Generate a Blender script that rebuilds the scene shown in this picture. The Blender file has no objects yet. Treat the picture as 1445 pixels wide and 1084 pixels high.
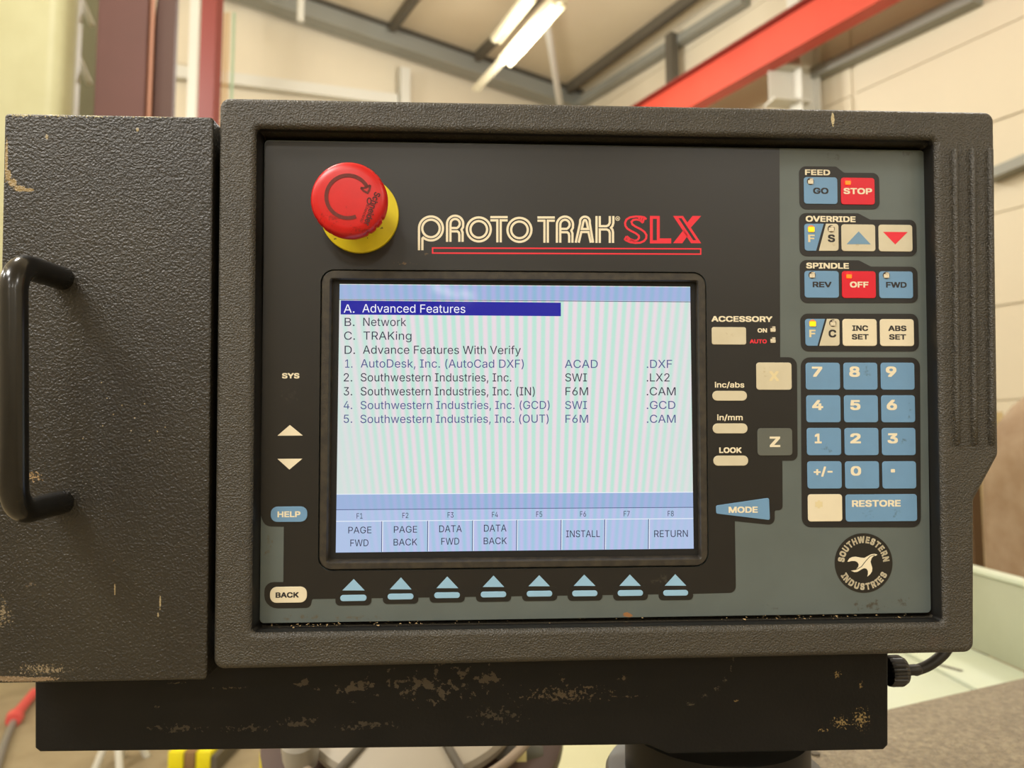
import bpy, bmesh, math, os, random
from mathutils import Vector, Matrix, Euler

random.seed(7)
SC = bpy.context.scene
COL = SC.collection

# ------------------------------------------------------------------ camera
FPX = 1085.0
CAM_Z = 1.40
cam_d = bpy.data.cameras.new('camera')
cam = bpy.data.objects.new('camera', cam_d); COL.objects.link(cam)
cam_d.sensor_width = 36.0; cam_d.lens = FPX / 1445 * 36.0
cam_d.clip_start = 0.02; cam_d.clip_end = 200
CAM_M = Matrix.Translation((0, 0, CAM_Z)) @ Euler((math.radians(90 + 4.6), 0, 0)).to_matrix().to_4x4()
cam.matrix_world = CAM_M
cam_d.dof.use_dof = True; cam_d.dof.focus_distance = 0.452; cam_d.dof.aperture_fstop = 9.0
SC.camera = cam

# ------------------------------------------------------------------ world, exposure
w = bpy.data.worlds.new('world'); SC.world = w; w.use_nodes = True
w.node_tree.nodes['Background'].inputs[0].default_value = (1.0, 0.96, 0.88, 1)
w.node_tree.nodes['Background'].inputs[1].default_value = 0.15
SC.view_settings.view_transform = 'Standard'; SC.view_settings.look = 'None'
SC.view_settings.gamma = 1.0; SC.view_settings.use_curve_mapping = False
SC.view_settings.exposure = 0.0

# hall frame: D runs along the hall (away), U runs across it (to the left); corner of gable and right wall
YAW = math.radians(29)
D = Vector((-math.sin(YAW), math.cos(YAW), 0)); U = Vector((-math.cos(YAW), -math.sin(YAW), 0)); ZV = Vector((0, 0, 1))
CORN = Vector((1.13, 14.0, 0)); EAVES = 7.75
def hall(u, t, z): return CORN + U * u - D * t + ZV * z     # u across, t towards camera

def area(name, loc, target, sx, sy, watts, col=(1.0, .90, .72)):
    l = bpy.data.lights.new(name, 'AREA'); l.shape = 'RECTANGLE'; l.size = sx; l.size_y = sy; l.energy = watts; l.color = col
    o = bpy.data.objects.new(name, l); COL.objects.link(o); o.location = loc
    o.rotation_euler = (Vector(target) - Vector(loc)).to_track_quat('-Z', 'Y').to_euler()
    return o
KL = 0.88
for i, (u, t) in enumerate([(3.5, 4), (9, 4), (14.5, 4), (3.5, 10.5), (9, 9), (14.5, 10), (3.5, 19), (12.5, 17), (9, 25), (3.5, 26), (15, 25)]):
    l = bpy.data.lights.new('hall_fill_light', 'POINT'); l.energy = 400 * KL; l.shadow_soft_size = .35; l.color = (1.0, .975, .92)  # point lights without fixtures, added to brighten the hall and ceiling
    o = bpy.data.objects.new('hall_fill_light', l); COL.objects.link(o); o.location = hall(u, t, 5.9)
area('added_key_light', (-2.1, -1.8, 4.4), (0, 0.45, 1.35), 1.6, 0.5, 150 * KL, (1.0, .97, .92))  # unseen key light without a fixture, added upper left behind the camera

# ------------------------------------------------------------------ panel frame (fitted to the photograph)
def rodrigues(r):
    v = Vector(r); return Matrix.Rotation(v.length, 4, v.normalized())
PM = CAM_M @ Matrix.Translation((0.0029, -0.01979, -0.45765)) @ rodrigues((-0.03186, 0.0506, 0.00012))
PMI = PM.inverted()
CAM_L = PMI @ Vector((0, 0, CAM_Z))
def ray(px, py): return (CAM_M.to_3x3() @ Vector((px - 722.5, 542 - py, -FPX))).normalized()
def L(px, py, h=0.0):
    d = PMI.to_3x3() @ ray(px, py); s = (h - CAM_L.z) / d.z; p = CAM_L + d * s
    return (p.x, p.y)
def onplane(px, py, p0, n):
    o = Vector((0, 0, CAM_Z)); d = ray(px, py); return o + d * ((Vector(p0) - o).dot(n) / d.dot(n))
def atY(px, py, y):
    d = ray(px, py); return Vector((0, 0, CAM_Z)) + d * (y / d.y)
def atZ(px, py, z):
    d = ray(px, py); return Vector((0, 0, CAM_Z)) + d * ((z - CAM_Z) / d.z)
PX = 0.458 / FPX      # metres per pixel on the panel

# ------------------------------------------------------------------ materials
def lin(c): return tuple(((v / 255) / 12.92 if v / 255 <= .04045 else ((v / 255 + .055) / 1.055) ** 2.4) for v in c) + (1,)
def mat(name, col, rough=.5, metal=0., spec=.5, bump=None, var=None, spots=None, coat=0., emit=0., alpha=1., trans=0., bump2=None):
    """var=(scale, col2, amount); bump=(scale, distance, strength); spots=[(list of (x,y,rx,ry), col, noise_scale, noise_amp, soft)]"""
    m = bpy.data.materials.new(name); m.use_nodes = True; nt = m.node_tree; N = nt.nodes; K = nt.links
    b = N['Principled BSDF']; b.inputs['Roughness'].default_value = rough; b.inputs['Metallic'].default_value = metal
    b.inputs['Specular IOR Level'].default_value = spec
    b.inputs['Coat Weight'].default_value = coat; b.inputs['Coat Roughness'].default_value = .06
    b.inputs['Transmission Weight'].default_value = trans
    tc = N.new('ShaderNodeTexCoord'); cur = N.new('ShaderNodeRGB'); cur.outputs[0].default_value = lin(col); out = cur.outputs[0]
    def noise(scale, detail=3, rough_=.55):
        n = N.new('ShaderNodeTexNoise'); n.inputs['Scale'].default_value = scale; n.inputs['Detail'].default_value = detail
        n.inputs['Roughness'].default_value = rough_; K.new(tc.outputs['Object'], n.inputs['Vector']); return n.outputs['Fac']
    def math_(op, a, c=None, clamp=False):
        n = N.new('ShaderNodeMath'); n.operation = op; n.use_clamp = clamp
        for i, v in enumerate((a, c)):
            if v is None: continue
            if isinstance(v, (int, float)): n.inputs[i].default_value = v
            else: K.new(v, n.inputs[i])
        return n.outputs[0]
    def mix(f, a, c2):
        n = N.new('ShaderNodeMix'); n.data_type = 'RGBA'
        if isinstance(f, (int, float)): n.inputs[0].default_value = f
        else: K.new(f, n.inputs[0])
        K.new(a, n.inputs[6]); n.inputs[7].default_value = lin(c2); return n.outputs[2]
    if var:
        for v in (var if isinstance(var, list) else [var]):
            f = math_('MULTIPLY', math_('MULTIPLY', math_('SUBTRACT', noise(v[0]), .36), 3.2, True), v[2]); out = mix(f, out, v[1])
    for sp in (spots or []):
        pts, c2, ns, na, soft = sp[:5]; acc = None
        for (x, y, rx, ry) in pts:
            s = N.new('ShaderNodeVectorMath'); s.operation = 'SUBTRACT'; K.new(tc.outputs['Object'], s.inputs[0]); s.inputs[1].default_value = (x, y, 0)
            q = N.new('ShaderNodeVectorMath'); q.operation = 'MULTIPLY'; K.new(s.outputs[0], q.inputs[0]); q.inputs[1].default_value = (1 / rx, 1 / ry, 0)
            ln = N.new('ShaderNodeVectorMath'); ln.operation = 'LENGTH'; K.new(q.outputs[0], ln.inputs[0])
            v = math_('SUBTRACT', 1.0, ln.outputs['Value'], True)
            acc = v if acc is None else math_('MAXIMUM', acc, v)
        nz = math_('MULTIPLY', math_('SUBTRACT', noise(ns, 5, .62), .5), na * (3.4 if na >= .8 else 2.0))
        f = math_('MULTIPLY', math_('SUBTRACT', math_('ADD', math_('MULTIPLY', acc, .8 if na >= .8 else 1.0), nz), .62 if na >= .8 else .34), 1 / soft, True)
        gate = math_('MULTIPLY', acc, 8.0, True)
        out = mix(math_('MULTIPLY', math_('MULTIPLY', f, gate), sp[5] if len(sp) > 5 else 1.0) if True else f, out, c2)
    K.new(out, b.inputs['Base Color'])
    if bump:
        bn = N.new('ShaderNodeBump'); bn.inputs['Strength'].default_value = bump[2]; bn.inputs['Distance'].default_value = bump[1]
        K.new(noise(bump[0], 2, .5), bn.inputs['Height']); K.new(bn.outputs[0], b.inputs['Normal'])
        if bump2:
            b2 = N.new('ShaderNodeBump'); b2.inputs['Strength'].default_value = bump2[2]; b2.inputs['Distance'].default_value = bump2[1]
            K.new(noise(bump2[0], 3, .6), b2.inputs['Height']); K.new(b2.outputs[0], bn.inputs['Normal'])
    if emit:
        K.new(out, b.inputs['Emission Color']); b.inputs['Emission Strength'].default_value = emit
    return m

def S(px, py, rx, ry, h=0.0):
    x, y = L(px, py, h); return (x, y, rx * PX, ry * PX)

M = {}
BZ = 0.012           # bezel and cabinet front height over the face
M['bezel'] = mat('textured_bezel_plastic', (58, 54, 45), .44, spec=.65, bump=(980, .0009, 1.0), var=(40, (43, 41, 36), .5),
    spots=[([S(1175, 168, 4, 14, BZ)], (190, 175, 135), 900, .5, .1), ([S(1320, 905, 26, 20, BZ)], (66, 54, 44), 300, .6, .6, .6),
           ([S(1150, 930, 40, 26, BZ)], (46, 40, 34), 200, .6, .6, .5)])
M['cab'] = mat('leather_grain_black_paint', (38, 34, 24), .40, spec=.68, bump=(780, .0009, .8), bump2=(60, .0004, .3),
    var=[(11, (19, 16, 13), .8), (38, (28, 26, 21), .4)],
    spots=[([S(9, 225, 3, 45, BZ), S(12, 248, 6, 12, BZ), S(18, 258, 9, 9, BZ), S(28, 266, 12, 7, BZ), S(40, 268, 12, 4, BZ)], (150, 128, 82), 1400, .5, .12),
           ([S(48, 673, 22, 8, BZ)], (165, 135, 92), 700, 1.3, .08),
           ([S(40, 959, 60, 5, BZ), S(0, 958, 60, 5, BZ)], (128, 108, 82), 900, .6, .1),
           ([S(30, 162.5, 40, 5, BZ), S(75, 162.5, 40, 6, BZ), S(130, 163.5, 50, 4, BZ), S(210, 164, 80, 4, BZ)], (185, 170, 115), 1200, .8, .1),
           ([S(x, y, 1.7, 1.7, BZ) for x, y in ((143, 540), (151, 562), (172, 572), (190, 590), (204, 570), (185, 608), (211, 622), (145, 601), (233, 603), (160, 585), (222, 609), (117, 619))], (140, 128, 100), 900, .3, .1), ([S(60, 945, 50, 12, BZ), S(3, 865, 18, 30, BZ)], (140, 125, 98), 950, 1.0, .05, .8),
           ([S(226, 850, 1.8, 14, BZ), S(223, 868, 2, 5, BZ), S(162, 832, 1.5, 12, BZ), S(194, 183, 3, 5, BZ), S(66, 193, 3, 5, BZ)], (160, 145, 110), 900, .5, .1),
           ([S(45, 825, 12, 14, BZ)], (92, 80, 64), 400, .8, .2)])
M['box'] = mat('worn_black_paint', (12, 12, 12), .5, spec=.28, bump=(500, .0004, .5), var=(30, (20, 19, 18), .6),
    spots=[([S(605, 985, 120, 34), S(650, 965, 70, 30), S(500, 990, 60, 22), S(580, 940, 60, 20), S(425, 985, 30, 16), S(615, 1010, 40, 20), S(690, 975, 40, 30)], (78, 70, 58), 170, 1.0, .05),
           ([S(410, 1042, 40, 12), S(510, 1045, 60, 10), S(230, 1050, 70, 8), S(330, 1050, 60, 8), S(700, 1030, 60, 16)], (70, 63, 52), 330, 1.2, .08, .8),
           ([S(840, 988, 44, 4), S(873, 995, 12, 5), S(895, 1002, 40, 3), S(800, 975, 12, 12), S(890, 974, 14, 8), S(800, 1000, 110, 22)], (96, 84, 66), 420, .9, .1, .8),
           ([S(1210, 1040, 20, 14), S(1185, 1052, 14, 4), S(1205, 970, 10, 12), S(1240, 985, 6, 9), S(1058, 1008, 8, 4), S(1240, 1035, 20, 25)], (150, 128, 84), 700, 1.1, .08, .8),
           ([S(1052, 945, 3, 12), S(1048, 962, 4, 12), S(1040, 978, 6, 8), S(1027, 990, 9, 7), S(1010, 1001, 12, 6), S(988, 1014, 12, 6)], (88, 82, 68), 900, .8, .1, .7),
           ([S(230, 983, 24, 2.5), S(310, 990, 40, 2.5), S(160, 977, 9, 4), S(200, 1018, 7, 4)], (92, 84, 66), 800, .9, .1, .8)])
M['box_edge'] = mat('black_paint_edge', (26, 28, 26), .5)
M['handle'] = mat('glossy_black_plastic', (15, 15, 14), .20, spec=.6, bump=(260, .0002, .15), var=(60, (30, 28, 25), .4))
M['face'] = mat('grey_membrane_film', (95, 104, 102), .38, spec=.45, bump=(1500, .00004, .25), var=[(24, (87, 95, 92), .6)],
    spots=[([S(1175, 225, 25, 16), S(1280, 215, 40, 10)], (60, 58, 46), 220, .9, .5, .6),
           ([S(1230, 855, 60, 16), S(1270, 850, 30, 14), S(940, 845, 10, 12), S(1090, 858, 22, 8)], (66, 58, 44), 260, 1.0, .4, .8),
           ([S(886, 868, 10, 6)], (150, 105, 66), 400, .6, .2),
           ([S(500, 872, 60, 8), S(430, 872, 60, 10), S(380, 770, 14, 30)], (92, 80, 58), 260, 1.0, .4, .7)])
M['dark'] = mat('charcoal_membrane_film', (18, 18, 19), .36, spec=.6, bump=(1500, .00004, .25), var=[(16, (25, 24, 23), .7)],
    spots=[([S(450, 215, 14, 14), S(520, 345, 60, 24)], (28, 25, 21), 320, 1.0, .4, .8),
           ([S(1088, 690, 9, 12)], (18, 16, 14), 420, .9, .2, .9), ([S(570, 372, 26, 5), S(600, 358, 8, 8)], (120, 92, 52), 500, .8, .3, .8),
           ([S(935, 815, 30, 16)], (66, 62, 54), 300, 1.0, .4, .7), ([S(410, 560, 30, 30)], (54, 48, 44), 300, .8, .5, .6)])
M['surround'] = mat('dark_key_surround_film', (32, 31, 31), .40, spec=.45)
def keymat(n, c, c2, sp=None): return mat(n, c, .35, spec=.45, var=(70, c2, .35), spots=sp)
M['blue'] = keymat('blue_key_film', (110, 152, 190), (104, 142, 176),
    [([S(1222, 525, 14, 14), S(1168, 632, 14, 12), S(1275, 620, 14, 12), S(1225, 722, 16, 14), S(1262, 724, 18, 14), S(1283, 580, 5, 20), S(696, 822, 8, 6), S(889, 822, 8, 6), S(954, 822, 8, 6)], (82, 104, 112), 420, 1.0, .5, .75)])
M['blue2'] = keymat('pale_blue_key_film', (148, 190, 220), (138, 180, 208))
M['cream'] = keymat('cream_key_film', (210, 202, 176), (194, 184, 154), [([S(1030, 472, 12, 8), S(1078, 525, 14, 20), S(1178, 345, 8, 9), S(1212, 345, 18, 10)], (176, 156, 112), 500, 1.0, .6, .6)])
M['white_key'] = keymat('ivory_key_film', (228, 218, 190), (218, 208, 180))
M['greykey'] = keymat('grey_key_film', (96, 100, 94), (92, 96, 90))
M['redkey'] = keymat('red_key_film', (216, 22, 46), (206, 20, 42))
M['t_cream'] = mat('cream_print', (232, 222, 194), .5)
M['t_dim'] = mat('faded_cream_print', (222, 208, 164), .5)
M['t_dark'] = mat('black_print', (38, 36, 38), .5)
M['t_red'] = mat('red_print', (228, 40, 58), .5)
M['t_blue'] = mat('blue_print', (112, 150, 180), .5)
M['black'] = mat('black_gap', (6, 6, 7), .6)
M['dbezel'] = mat('display_bezel_plastic', (42, 39, 35), .42, bump=(1300, .0002, .5), var=(200, (84, 76, 60), .35))
M['red'] = mat('red_button_plastic', (206, 20, 22), .34, spec=.5, var=(90, (186, 18, 18), .45),
    spots=[([S(470, 308, 40, 20, .034), S(510, 325, 30, 12, .034)], (120, 22, 16), 500, 1.1, .4, .6)])
M['redside'] = mat('red_button_skirt', (200, 16, 20), .4, var=(300, (130, 10, 10), .5))
M['groove'] = mat('engraved_red', (108, 26, 14), .6, var=(600, (70, 22, 14), .6))
M['engr'] = mat('black_engraving', (48, 12, 10), .6)
M['yellow'] = mat('yellow_collar_plastic', (226, 206, 20), .45, var=(60, (196, 176, 24), .45), spots=[([S(539, 323, 5, 4), S(474, 339, 4, 3), S(520, 337, 4, 3), S(534, 320, 3, 3)], (60, 50, 20), 900, .9, .2)])
M['neck'] = mat('grey_neck', (150, 150, 140), .4)
M['led_off'] = mat('unlit_led_highlight', (236, 226, 200), .2, spec=.8, var=(1500, (140, 126, 100), .5))  # bright highlights on unlit LEDs are put into this pale colour
M['led_hole'] = mat('led_socket', (60, 50, 44), .5)
M['led_y'] = mat('lit_amber_led', (255, 186, 10), .3, emit=1.1)
M['led_o'] = mat('lit_orange_led', (255, 110, 20), .3, emit=1.1)
M['rubber'] = mat('black_cable_rubber', (34, 32, 28), .5, bump=(200, .0003, .2))
M['gland'] = mat('black_gland_nylon', (44, 42, 40), .42)
M['debris'] = mat('swarf_dust', (190, 165, 120), .6, var=(900, (110, 80, 50), .8))

# ------------------------------------------------------------------ mesh helpers
def link(name, me, m=None, parent=None, **props):
    if m is not None: me.materials.append(m)
    o = bpy.data.objects.new(name, me); COL.objects.link(o)
    if parent is not None: o.parent = parent
    for k, v in props.items(): o[k] = v
    return o
def thing(name, label, cat, mw=None, loc=None, group=None):
    o = bpy.data.objects.new(name, None); COL.objects.link(o); o.empty_display_size = .05
    if mw is not None: o.matrix_world = mw
    elif loc is not None: o.location = loc
    o['label'] = label; o['category'] = cat
    if group: o['group'] = group
    return o
def smooth(me, ang=40):
    for p in me.polygons: p.use_smooth = True
    try: me.set_sharp_from_angle(angle=math.radians(ang))
    except Exception: pass
    return me
def bm_mesh(bm, name='m', sm=None):
    bmesh.ops.recalc_face_normals(bm, faces=bm.faces)
    me = bpy.data.meshes.new(name); bm.to_mesh(me); bm.free()
    if sm: smooth(me, sm)
    return me
def round_poly(pts, r, n=5):
    out = []; k = len(pts); rr = r if isinstance(r, (list, tuple)) else [r] * k
    for i in range(k):
        p = Vector(pts[i]); a = Vector(pts[i - 1]) - p; b = Vector(pts[(i + 1) % k]) - p; q = rr[i]
        if q <= 0: out.append(tuple(p)); continue
        la, lb = a.length, b.length; a.normalize(); b.normalize()
        ang = a.angle(b)
        if ang > math.pi - .02: out.append(tuple(p)); continue
        t = min(q / math.tan(ang / 2), la * .49, lb * .49); q2 = t * math.tan(ang / 2)
        c = p + (a + b).normalized() * (q2 / math.sin(ang / 2))
        s = p + a * t - c; e = p + b * t - c
        a0 = math.atan2(s.y, s.x); a1 = math.atan2(e.y, e.x); d = (a1 - a0 + math.pi) % (2 * math.pi) - math.pi
        for j in range(n + 1):
            th = a0 + d * j / n; out.append((c.x + q2 * math.cos(th), c.y + q2 * math.sin(th)))
    return out
def plate(loops, z0, z1, bev=0.0, bres=2):
    """flat plate between z0 and z1 from 2D loops (first outer, others holes), edges rounded by bev"""
    cu = bpy.data.curves.new('c', 'CURVE'); cu.dimensions = '2D'; cu.fill_mode = 'BOTH'
    for lp in loops:
        s = cu.splines.new('POLY'); s.points.add(len(lp) - 1); s.use_cyclic_u = True
        for i, p in enumerate(lp): s.points[i].co = (p[0], p[1], 0, 1)
    cu.extrude = max((z1 - z0) / 2 - bev, 0); cu.bevel_depth = bev; cu.bevel_resolution = bres; cu.offset = -bev
    o = bpy.data.objects.new('c', cu); me = bpy.data.meshes.new_from_object(o)
    bpy.data.objects.remove(o); bpy.data.curves.remove(cu)
    me.transform(Matrix.Translation((0, 0, (z0 + z1) / 2)))
    if bev: smooth(me, 35)
    return me
def rect_l(x0, y0, x1, y1, h=0.0):
    a, b, c, d = L(x0, y0, h), L(x1, y0, h), L(x1, y1, h), L(x0, y1, h)
    return ((a[0] + d[0]) / 2, (c[1] + d[1]) / 2, (b[0] + c[0]) / 2, (a[1] + b[1]) / 2)   # xl, yb, xr, yt
def rrect(x0, y0, x1, y1, r, h=0.0, n=5):
    xl, yb, xr, yt = rect_l(x0, y0, x1, y1, h); return round_poly([(xl, yt), (xr, yt), (xr, yb), (xl, yb)], r * PX, n)
def ppoly(pts, r=0, h=0.0, n=5):
    q = [L(x, y, h) for x, y in pts]; rr = [v * PX for v in r] if isinstance(r, (list, tuple)) else r * PX
    return round_poly(q, rr, n)
def quadmesh(verts, faces, name='m'):
    me = bpy.data.meshes.new(name); me.from_pydata([tuple(v) for v in verts], [], faces); me.update(); return me
def box_mesh(sx, sy, sz, bev=0.0, seg=2, c=(0, 0, 0)):
    bm = bmesh.new(); bmesh.ops.create_cube(bm, size=1, matrix=Matrix.Translation(c) @ Matrix.Diagonal((sx, sy, sz, 1)))
    if bev: bmesh.ops.bevel(bm, geom=bm.edges[:], offset=bev, segments=seg, affect='EDGES', profile=.5)
    return bm_mesh(bm, sm=35 if bev else None)
def beam_mesh(a, b, w, h, up=ZV):
    a, b = Vector(a), Vector(b); d = (b - a); ln = d.length; d.normalize()
    s = d.cross(up).normalized(); u = s.cross(d)
    me = box_mesh(w, ln, h)
    me.transform(Matrix.Translation((a + b) / 2) @ Matrix((s, d, u)).transposed().to_4x4()); return me
def ibeam_mesh(a, b, w, h, tf, tw, up=ZV):
    a, b = Vector(a), Vector(b); d = (b - a); ln = d.length; d.normalize(); s = d.cross(up).normalized(); u = s.cross(d)
    pr = [(-w/2, -h/2), (w/2, -h/2), (w/2, -h/2+tf), (tw/2, -h/2+tf), (tw/2, h/2-tf), (w/2, h/2-tf), (w/2, h/2), (-w/2, h/2), (-w/2, h/2-tf), (-tw/2, h/2-tf), (-tw/2, -h/2+tf), (-w/2, -h/2+tf)]
    n = len(pr); V = [a + s * x + u * y for x, y in pr] + [b + s * x + u * y for x, y in pr]
    F = [(i, (i + 1) % n, n + (i + 1) % n, n + i) for i in range(n)] + [tuple(range(n))[::-1], tuple(range(n, 2 * n))]
    bm = bmesh.new(); me0 = quadmesh(V, F); bm.from_mesh(me0); bpy.data.meshes.remove(me0); return bm_mesh(bm)
def lathe(prof, n=48, mw=None, sm=35):
    """prof: list of (r, z) about the local z axis"""
    V, F = [], []
    for r, z in prof:
        for i in range(n): a = 2 * math.pi * i / n; V.append((r * math.cos(a), r * math.sin(a), z))
    for k in range(len(prof) - 1):
        for i in range(n): j = (i + 1) % n; F.append((k*n+i, k*n+j, (k+1)*n+j, (k+1)*n+i))
    F.append(tuple(range(n))[::-1]); F.append(tuple(range((len(prof)-1)*n, len(prof)*n)))
    me = quadmesh(V, F); smooth(me, sm)
    if mw is not None: me.transform(mw)
    return me
def tube(path, r, n=16, cap=True):
    pts = [Vector(p) for p in path]; V, F = [], []; prev = None
    for i, p in enumerate(pts):
        t = (pts[min(i+1, len(pts)-1)] - pts[max(i-1, 0)]).normalized()
        if prev is None: s = t.orthogonal().normalized()
        else: s = (prev - t * prev.dot(t)).normalized()
        prev = s; q = t.cross(s); rr = r[i] if isinstance(r, list) else r
        for k in range(n): a = 2 * math.pi * k / n; V.append(p + (s * math.cos(a) + q * math.sin(a)) * rr)
    for i in range(len(pts) - 1):
        for k in range(n): j = (k + 1) % n; F.append((i*n+k, i*n+j, (i+1)*n+j, (i+1)*n+k))
    if cap: F.append(tuple(range(n))[::-1]); F.append(tuple(range((len(pts)-1)*n, len(pts)*n)))
    me = quadmesh(V, F); return smooth(me, 50)
def spline(pts, n=8):
    P = [Vector(p) for p in pts]; out = []
    for i in range(len(P) - 1):
        p0, p1, p2, p3 = P[max(i-1, 0)], P[i], P[i+1], P[min(i+2, len(P)-1)]
        for k in range(n):
            t = k / n; out.append(.5 * ((2*p1) + (p2-p0)*t + (2*p0-5*p1+4*p2-p3)*t*t + (3*p1-p0-3*p2+p3)*t**3))
    out.append(P[-1]); return out

# ------------------------------------------------------------------ text
try: FONT = bpy.data.fonts.load(os.path.join(bpy.utils.system_resource('DATAFILES'), 'fonts', 'Inter.woff2'))
except Exception: FONT = None
DG = bpy.context.evaluated_depsgraph_get()
from mathutils.geometry import interpolate_bezier, delaunay_2d_cdt
GLYPH = {}
def raw_text(s, bold):
    """letters as flat triangles; every outline is filled on its own with its holes, weight added by shifted copies"""
    cu = bpy.data.curves.new('t', 'FONT'); cu.body = s; cu.size = 1.0
    if FONT: cu.font = FONT
    o = bpy.data.objects.new('t', cu); c = o.to_curve(DG); loops = []
    for sp in c.splines:
        B = sp.bezier_points; P = []; n = len(B)
        if n < 3: continue
        for i in range(n):
            p, q = B[i], B[(i + 1) % n]
            seg = interpolate_bezier(p.co, p.handle_right, q.handle_left, q.co, 5)
            straight = ((p.handle_right - p.co).cross(q.co - p.co).length < 1e-5 and (q.handle_left - q.co).cross(q.co - p.co).length < 1e-5)
            P += [Vector((v.x, v.y, 0)) for v in ([seg[0]] if straight else seg[:-1])]
        P = [v for k, v in enumerate(P) if (v - P[k - 1]).length > 1e-5]
        A = sum(P[i-1].x * P[i].y - P[i].x * P[i-1].y for i in range(len(P))) / 2
        loops.append((A, P))
    o.to_curve_clear(); bpy.data.objects.remove(o); bpy.data.curves.remove(cu)
    # group outlines that overlap in x (one glyph each), triangulate, keep what winds around
    items = sorted(((min(v.x for v in P), max(v.x for v in P), P) for A, P in loops), key=lambda q: q[0]); groups = []
    for x0, x1, P in items:
        if groups and x0 < groups[-1][0]: groups[-1][0] = max(groups[-1][0], x1); groups[-1][1].append(P)
        else: groups.append([x1, [P]])
    V, F = [], []
    sh = [(0, 0)] if bold < .008 else [(bold * x, bold * y) for x, y in ((-1, -1), (1, -1), (1, 1), (-1, 1), (0, 0))] + ([(0, bold), (0, -bold), (bold, 0), (-bold, 0)] if bold > .03 else [])
    for _, Ps in groups:
        ox, oy = Ps[0][0].x, Ps[0][0].y
        key_ = tuple((round(v.x - ox, 4), round(v.y - oy, 4)) for P in Ps for v in P)
        if key_ not in GLYPH:
            pts, edges = [], []
            for P in Ps:
                b0 = len(pts); n = len(P); pts += [Vector((v.x - ox, v.y - oy)) for v in P]; edges += [(b0 + i, b0 + (i + 1) % n) for i in range(n)]
            vo, eo, fo = delaunay_2d_cdt(pts, edges, [], 0, 1e-6)[:3]
            keep = []
            for f in fo:
                c0 = sum((vo[i] for i in f), Vector((0, 0))) / len(f); wn = 0
                for i, j in edges:
                    p, q = pts[i], pts[j]
                    if (p.y > c0.y) != (q.y > c0.y):
                        if p.x + (q.x - p.x) * (c0.y - p.y) / (q.y - p.y) > c0.x: wn += 1 if q.y > p.y else -1
                if wn:
                    a, b, c_ = vo[f[0]], vo[f[1]], vo[f[2]]
                    keep.append(tuple(f) if (b - a).cross(c_ - a) > 0 else tuple(f)[::-1])
            GLYPH[key_] = ([(v.x, v.y) for v in vo], keep)
        gv, gf = GLYPH[key_]
        for k, (dx, dy) in enumerate(sh):
            b0 = len(V); V += [(x + ox + dx, y + oy + dy, k * 1e-6) for x, y in gv]; F += [tuple(b0 + i for i in f) for f in gf]
    me = bpy.data.meshes.new('t'); me.from_pydata(V, [], F); me.update(); return me
_h = raw_text('H', 0); CAPH = max(v.co.y for v in _h.vertices); bpy.data.meshes.remove(_h)
def text_mesh(s, x0, x1, yt, yb, z, bold=0.0, caph=None):
    """letters whose ink spans pixels x0..x1 and cap height yt..yb, lying at local height z"""
    me = raw_text(s, bold); xs = [v.co.x for v in me.vertices]; a, b = min(xs), max(xs)
    xl, yl, xr, yh = rect_l(x0, yt, x1, yb, z)
    sx = (xr - xl) / (b - a); sy = (yh - yl) / (CAPH + 2 * bold)
    me.transform(Matrix.Translation((xl, yl, z)) @ Matrix.Diagonal((sx, sy, 1, 1)) @ Matrix.Translation((-a, bold, 0)))
    return me
def strokes(paths, wd, z, fx, fy, sc):
    """2D strokes of width wd (zoom units), local height z; px = fx + x/sc"""
    V, F = [], []
    for path, closed in paths:
        P = [Vector(L(fx + x / sc, fy + y / sc, z)) for x, y in path]; n = len(P); hw = wd / sc * PX / 2; base = len(V)
        for i in range(n):
            a = P[(i-1) % n] if (closed or i > 0) else None; b = P[(i+1) % n] if (closed or i < n-1) else None
            d1 = (P[i] - a).normalized() if a is not None else None; d2 = (b - P[i]).normalized() if b is not None else None
            if d1 is None: d1 = d2
            if d2 is None: d2 = d1
            n1 = Vector((-d1.y, d1.x)); n2 = Vector((-d2.y, d2.x)); m_ = (n1 + n2).normalized(); k = hw / max(m_.dot(n1), .5)
            V += [(*(P[i] + m_ * k), z), (*(P[i] - m_ * k), z)]
        for i in range(n if closed else n - 1): j = (i + 1) % n; F.append((base+2*i, base+2*i+1, base+2*j+1, base+2*j))
    return quadmesh(V, F)
def arc(cx, cy, r, a0, a1, n=24, ry=None):
    ry = ry or r
    return [(cx + r * math.cos(math.radians(a0 + (a1-a0)*i/n)), cy - ry * math.sin(math.radians(a0 + (a1-a0)*i/n))) for i in range(n+1)]

# ================================================================== THE HALL
M['wall'] = mat('cream_cladding', (208, 198, 174), .6, var=(.35, (198, 186, 160), .5))
M['roofm'] = mat('roof_lining', (206, 192, 164), .65, var=(.5, (184, 168, 138), .5))
M['floorm'] = mat('concrete_floor', (148, 134, 104), .7, spec=.3, var=[(1.2, (118, 104, 80), .8), (9, (160, 146, 116), .5)])
M['steel'] = mat('galvanised_steel', (138, 138, 128), .5, metal=.15)
M['steel_l'] = mat('pale_galvanised_steel', (200, 198, 186), .45)
M['steel_d'] = mat('dark_steel', (84, 78, 66), .6)
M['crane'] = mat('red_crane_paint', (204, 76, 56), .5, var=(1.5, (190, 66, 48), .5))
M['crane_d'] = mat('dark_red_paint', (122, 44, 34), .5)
M['brown'] = mat('oxide_column_paint', (98, 62, 56), .6, var=(2, (88, 56, 48), .5))
M['redcol'] = mat('red_oxide_paint', (118, 46, 38), .55)
M['creamm'] = mat('cream_machine_paint', (184, 182, 142), .5, var=(4, (172, 168, 126), .5))
M['lampbody'] = mat('white_lamp_body', (186, 176, 148), .5)
M['tube'] = mat('lit_tube', (255, 244, 214), .5, emit=9)

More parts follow.
